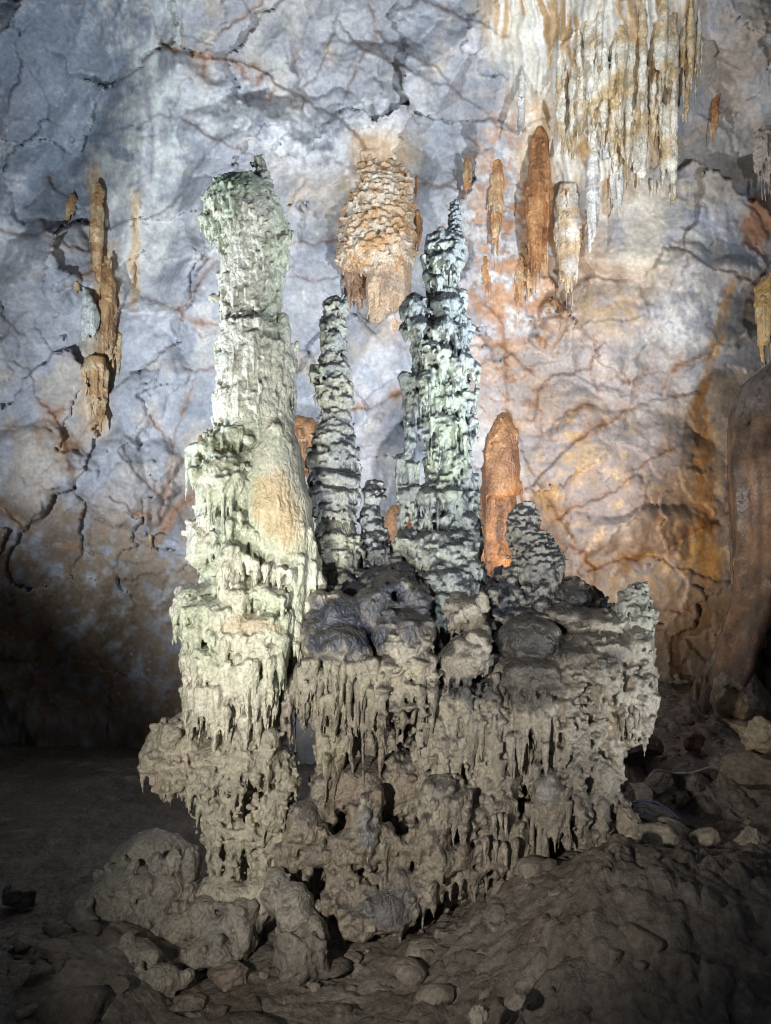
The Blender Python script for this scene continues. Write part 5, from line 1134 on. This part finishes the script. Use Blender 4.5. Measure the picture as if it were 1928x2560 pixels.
for x, y, r, h in ((392, 2165, 20, 34), (437, 2155, 18, 38), (478, 2160, 24, 46), (418, 2180, 14, 24)):
    s = Soup(); s.blob(P(x, y, 7.95), px_r(r, h, 7.9, y), .1, 2); s.balls(P(x, y - h * .6, 7.95).reshape(1, 3), [.05]); decorate(s, knob=80, kr=(.012, .03), voxel=.035)
    body(s, 'stubby_cone', bmC, bm, .016)

# ================================================================== loose rocks
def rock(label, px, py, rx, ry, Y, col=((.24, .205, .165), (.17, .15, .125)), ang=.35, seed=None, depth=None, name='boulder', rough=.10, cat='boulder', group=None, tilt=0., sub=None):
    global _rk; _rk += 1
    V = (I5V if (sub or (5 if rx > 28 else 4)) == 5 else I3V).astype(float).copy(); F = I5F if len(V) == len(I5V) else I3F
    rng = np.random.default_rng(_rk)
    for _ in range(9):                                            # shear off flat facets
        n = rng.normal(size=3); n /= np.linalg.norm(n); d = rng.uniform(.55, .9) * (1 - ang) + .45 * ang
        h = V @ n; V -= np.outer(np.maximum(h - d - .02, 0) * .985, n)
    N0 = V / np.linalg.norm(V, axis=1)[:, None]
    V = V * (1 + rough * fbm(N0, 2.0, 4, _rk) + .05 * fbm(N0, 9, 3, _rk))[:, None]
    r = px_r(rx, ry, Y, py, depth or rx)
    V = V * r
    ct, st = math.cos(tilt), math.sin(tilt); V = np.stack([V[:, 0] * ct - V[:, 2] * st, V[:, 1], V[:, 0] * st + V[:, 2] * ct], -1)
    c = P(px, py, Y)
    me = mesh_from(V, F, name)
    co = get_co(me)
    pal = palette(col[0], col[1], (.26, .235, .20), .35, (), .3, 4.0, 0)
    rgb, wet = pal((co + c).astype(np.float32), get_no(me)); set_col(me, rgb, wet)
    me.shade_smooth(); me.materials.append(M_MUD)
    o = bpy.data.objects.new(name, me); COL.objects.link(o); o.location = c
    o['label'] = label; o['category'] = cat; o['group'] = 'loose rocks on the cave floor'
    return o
_rk = 0
LT = ((.33, .29, .24), (.25, .22, .185)); TANR = ((.42, .33, .22), (.30, .23, .15))
rock('reddish brown boulder lying in front of the pedestal', 570, 2442, 58, 38, 7.2, ((.26, .20, .165), (.20, .16, .135)), tilt=.3)
rock('upright dark craggy rock at the foot of the mound', 765, 2400, 74, 105, 7.15, ((.18, .165, .145), (.12, .11, .10)), .2, rough=.22)
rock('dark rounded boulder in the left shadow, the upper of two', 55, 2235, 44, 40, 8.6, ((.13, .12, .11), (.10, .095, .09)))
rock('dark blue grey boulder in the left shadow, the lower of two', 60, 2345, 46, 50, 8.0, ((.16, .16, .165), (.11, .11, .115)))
rock('small pale stone lying below the shoulder of the left mound', 420, 2478, 30, 20, 7.0, LT)
rock('mud coated boulder beside the reddish boulder', 470, 2505, 46, 22, 6.8)
rock('loaf shaped muddy boulder with crusted underside at right of the mound', 1645, 2110, 62, 48, 7.7, LT, .15, tilt=-.2)
rock('small pitted stone under the loaf shaped boulder', 1648, 2165, 24, 24, 7.5, LT, .3)
rock('pointed muddy slab behind the loaf shaped boulder', 1690, 2080, 52, 26, 8.2, LT, .4, tilt=-.5)
rock('brown wedge shaped rock with a blunt peak on the right bank', 1765, 2110, 40, 46, 8.0, LT, .5)
rock('flat muddy block in front of the wedge shaped rock', 1740, 2170, 66, 30, 7.6, LT, .4)
rock('small pale angular stone right of the flat muddy block', 1838, 2158, 26, 18, 7.5, ((.42, .38, .32), (.32, .28, .23)), .6)
rock('pale broken lump with a rough face at the far right bank', 1880, 2095, 40, 40, 7.8, ((.40, .36, .31), (.30, .27, .23)), .5, rough=.2)
rock('knobbly brown cone of rock between mound and loaf shaped boulder', 1575, 2070, 34, 66, 7.9, LT, .1, rough=.18)
rock('broad muddy rock at the base of the knobbly cone', 1560, 2150, 62, 44, 7.6, LT, .2)
rock('tilted grey slab in the hollow behind the right bank', 1635, 1960, 56, 30, 9.6, LT, .5, tilt=.6)
rock('dark grey slab lying deepest in the right hollow', 1715, 1950, 44, 40, 10.0, ((.16, .15, .14), (.12, .115, .11)), .5)
rock('smooth blue grey rock under the cable', 1640, 2035, 54, 24, 8.7, ((.20, .20, .215), (.15, .15, .16)), .1, tilt=-.15)
rock('grey tapering rock beside the cable rock', 1590, 1990, 40, 36, 9.0, LT, .3)
rock('reddish round rock among the rubble on the far right floor', 1735, 1860, 28, 34, 11.0, ((.24, .13, .075), (.17, .10, .065)), .2)
rock('weathered brown block below the right lobe tip', 1600, 1870, 56, 44, 10.6, ((.21, .17, .135), (.15, .125, .10)), .4)
rock('large rounded slab leaning at the foot of the big right column', 1855, 1745, 70, 80, 11.9, ((.23, .18, .14), (.18, .145, .115)), .3)
rock('tan stacked stump with two small knobs on the right slope', 1830, 1760, 40, 46, 10.2, TANR, .0, rough=.08, name='stump')
rock('tan sloping ridge running down from the stump', 1880, 1830, 70, 36, 10.0, TANR, .3, tilt=-.35)
rock('pale tan fan of layered stone at the right edge', 1910, 1835, 56, 48, 9.6, ((.46, .39, .29), (.36, .30, .22)), .5, tilt=.7, rough=.15)
rock('dark layered ledge under the tan fan at the right edge', 1890, 1930, 90, 50, 9.3, ((.17, .135, .10), (.12, .10, .08)), .4)
rock('small knob stone topping the stump, the left one', 1816, 1714, 10, 9, 10.1, TANR, 0, sub=4); rock('small knob stone topping the stump, the right one', 1846, 1717, 11, 9, 10.1, TANR, 0, sub=4)
rock('pale squarish stone on the dark slope below the mound', 1397, 2347, 32, 24, 6.7, ((.40, .35, .29), (.32, .28, .23)), .5)
rock('small pale stone right of the squarish stone', 1445, 2352, 18, 14, 6.7, ((.38, .34, .28), (.30, .27, .22)), .4)
rock('flat brown stone left of the squarish stone', 1335, 2345, 22, 12, 6.75, ((.28, .20, .14), (.22, .17, .12)), .5)
rock('grey shard standing on the slope right of the small pale stone', 1500, 2370, 16, 18, 6.5, LT, .7)
rock('muddy hump on the crest of the bank', 1545, 2215, 58, 42, 7.1, LT, .2); rock('lower muddy hump on the bank', 1535, 2290, 66, 34, 6.8, LT, .3)
rock('jagged white upright shard at the bottom edge', 1192, 2540, 30, 40, 5.7, ((.45, .43, .38), (.36, .34, .30)), .8, rough=.25, name='rock_shard', cat='rock')
rock('thin pale slanted shard near the bottom edge', 1285, 2500, 44, 12, 5.9, ((.38, .35, .31), (.30, .28, .25)), .8, tilt=.7, name='rock_shard', cat='rock')
# rubble bank, too many to count
def rubble():
    s = Soup(); cols = []; R0V, R0F = I1V.astype(float), I1F
    n = 1500
    x = np.concatenate([RNG.uniform(.2, 5.0, n), RNG.uniform(-4.5, .5, 300)]); y = np.concatenate([RNG.uniform(5.0, 12.5, n), RNG.uniform(5.0, 7.4, 300)])
    z = floor_h(x, y)
    r = RNG.gamma(1.3, .022, len(x)) + .010
    for i in range(len(x)):
        v = R0V.copy()
        for _ in range(6):
            nn = RNG.normal(size=3); nn /= np.linalg.norm(nn); h = v @ nn; v -= np.outer(np.maximum(h - RNG.uniform(.25, .7), 0), nn)
        v *= 1 + .07 * RNG.normal(size=(len(v), 1))
        v = v * r[i] * 1.35 * np.array([RNG.uniform(.9, 1.6), 1, RNG.uniform(.5, .9)])
        a = RNG.uniform(0, 6.28); R = np.array([[math.cos(a), -math.sin(a), 0], [math.sin(a), math.cos(a), 0], [0, 0, 1]])
        s.add(v @ R.T + np.array([x[i], y[i], z[i] + r[i] * .2]), R0F); cols.append(np.tile(RNG.uniform(.10, .24) * np.array([1.08, .95, .82]), (len(v), 1)))
    V, F = s.arrays(); me = mesh_from(V, F, 'rubble'); set_col(me, np.concatenate(cols), np.full(len(V), .2)); me.materials.append(M_MUD); me.shade_smooth()
    o = bpy.data.objects.new('rubble', me); COL.objects.link(o); o['kind'] = 'stuff'; o['label'] = 'small broken stones scattered over the muddy bank'
rubble()
# lamp cable lying over the rocks
def cable(label, pts, r, col):
    s = Soup(); pts = np.array([P(*p) for p in pts]); t = np.linspace(0, len(pts) - 1, 40)
    q = np.stack([np.interp(t, range(len(pts)), pts[:, k]) for k in range(3)], -1)
    for _ in range(4): q[1:-1] = (q[:-2] + 2 * q[1:-1] + q[2:]) / 4
    s.capsule(q, np.full(len(q), r), 8); V, F = s.arrays(); me = mesh_from(V, F, 'lamp_cable')
    set_col(me, np.tile(np.array(col), (len(V), 1)), np.full(len(V), .8)); me.materials.append(M_MUD); me.shade_smooth()
    o = bpy.data.objects.new('lamp_cable', me); COL.objects.link(o); o['label'] = label; o['category'] = 'cable'
cable('thin blue cable looped over the smooth rock right of the mound', [(1555, 2020, 8.4), (1580, 2004, 8.35), (1610, 2000, 8.4), (1645, 2006, 8.45), (1672, 2022, 8.45), (1700, 2050, 8.4)], .010, (.045, .055, .16))
cable('grey cable trailing through the dark right hollow', [(1640, 1926, 9.4), (1680, 1932, 9.3), (1730, 1932, 9.3), (1790, 1912, 9.3), (1830, 1905, 9.4)], .010, (.18, .18, .18))
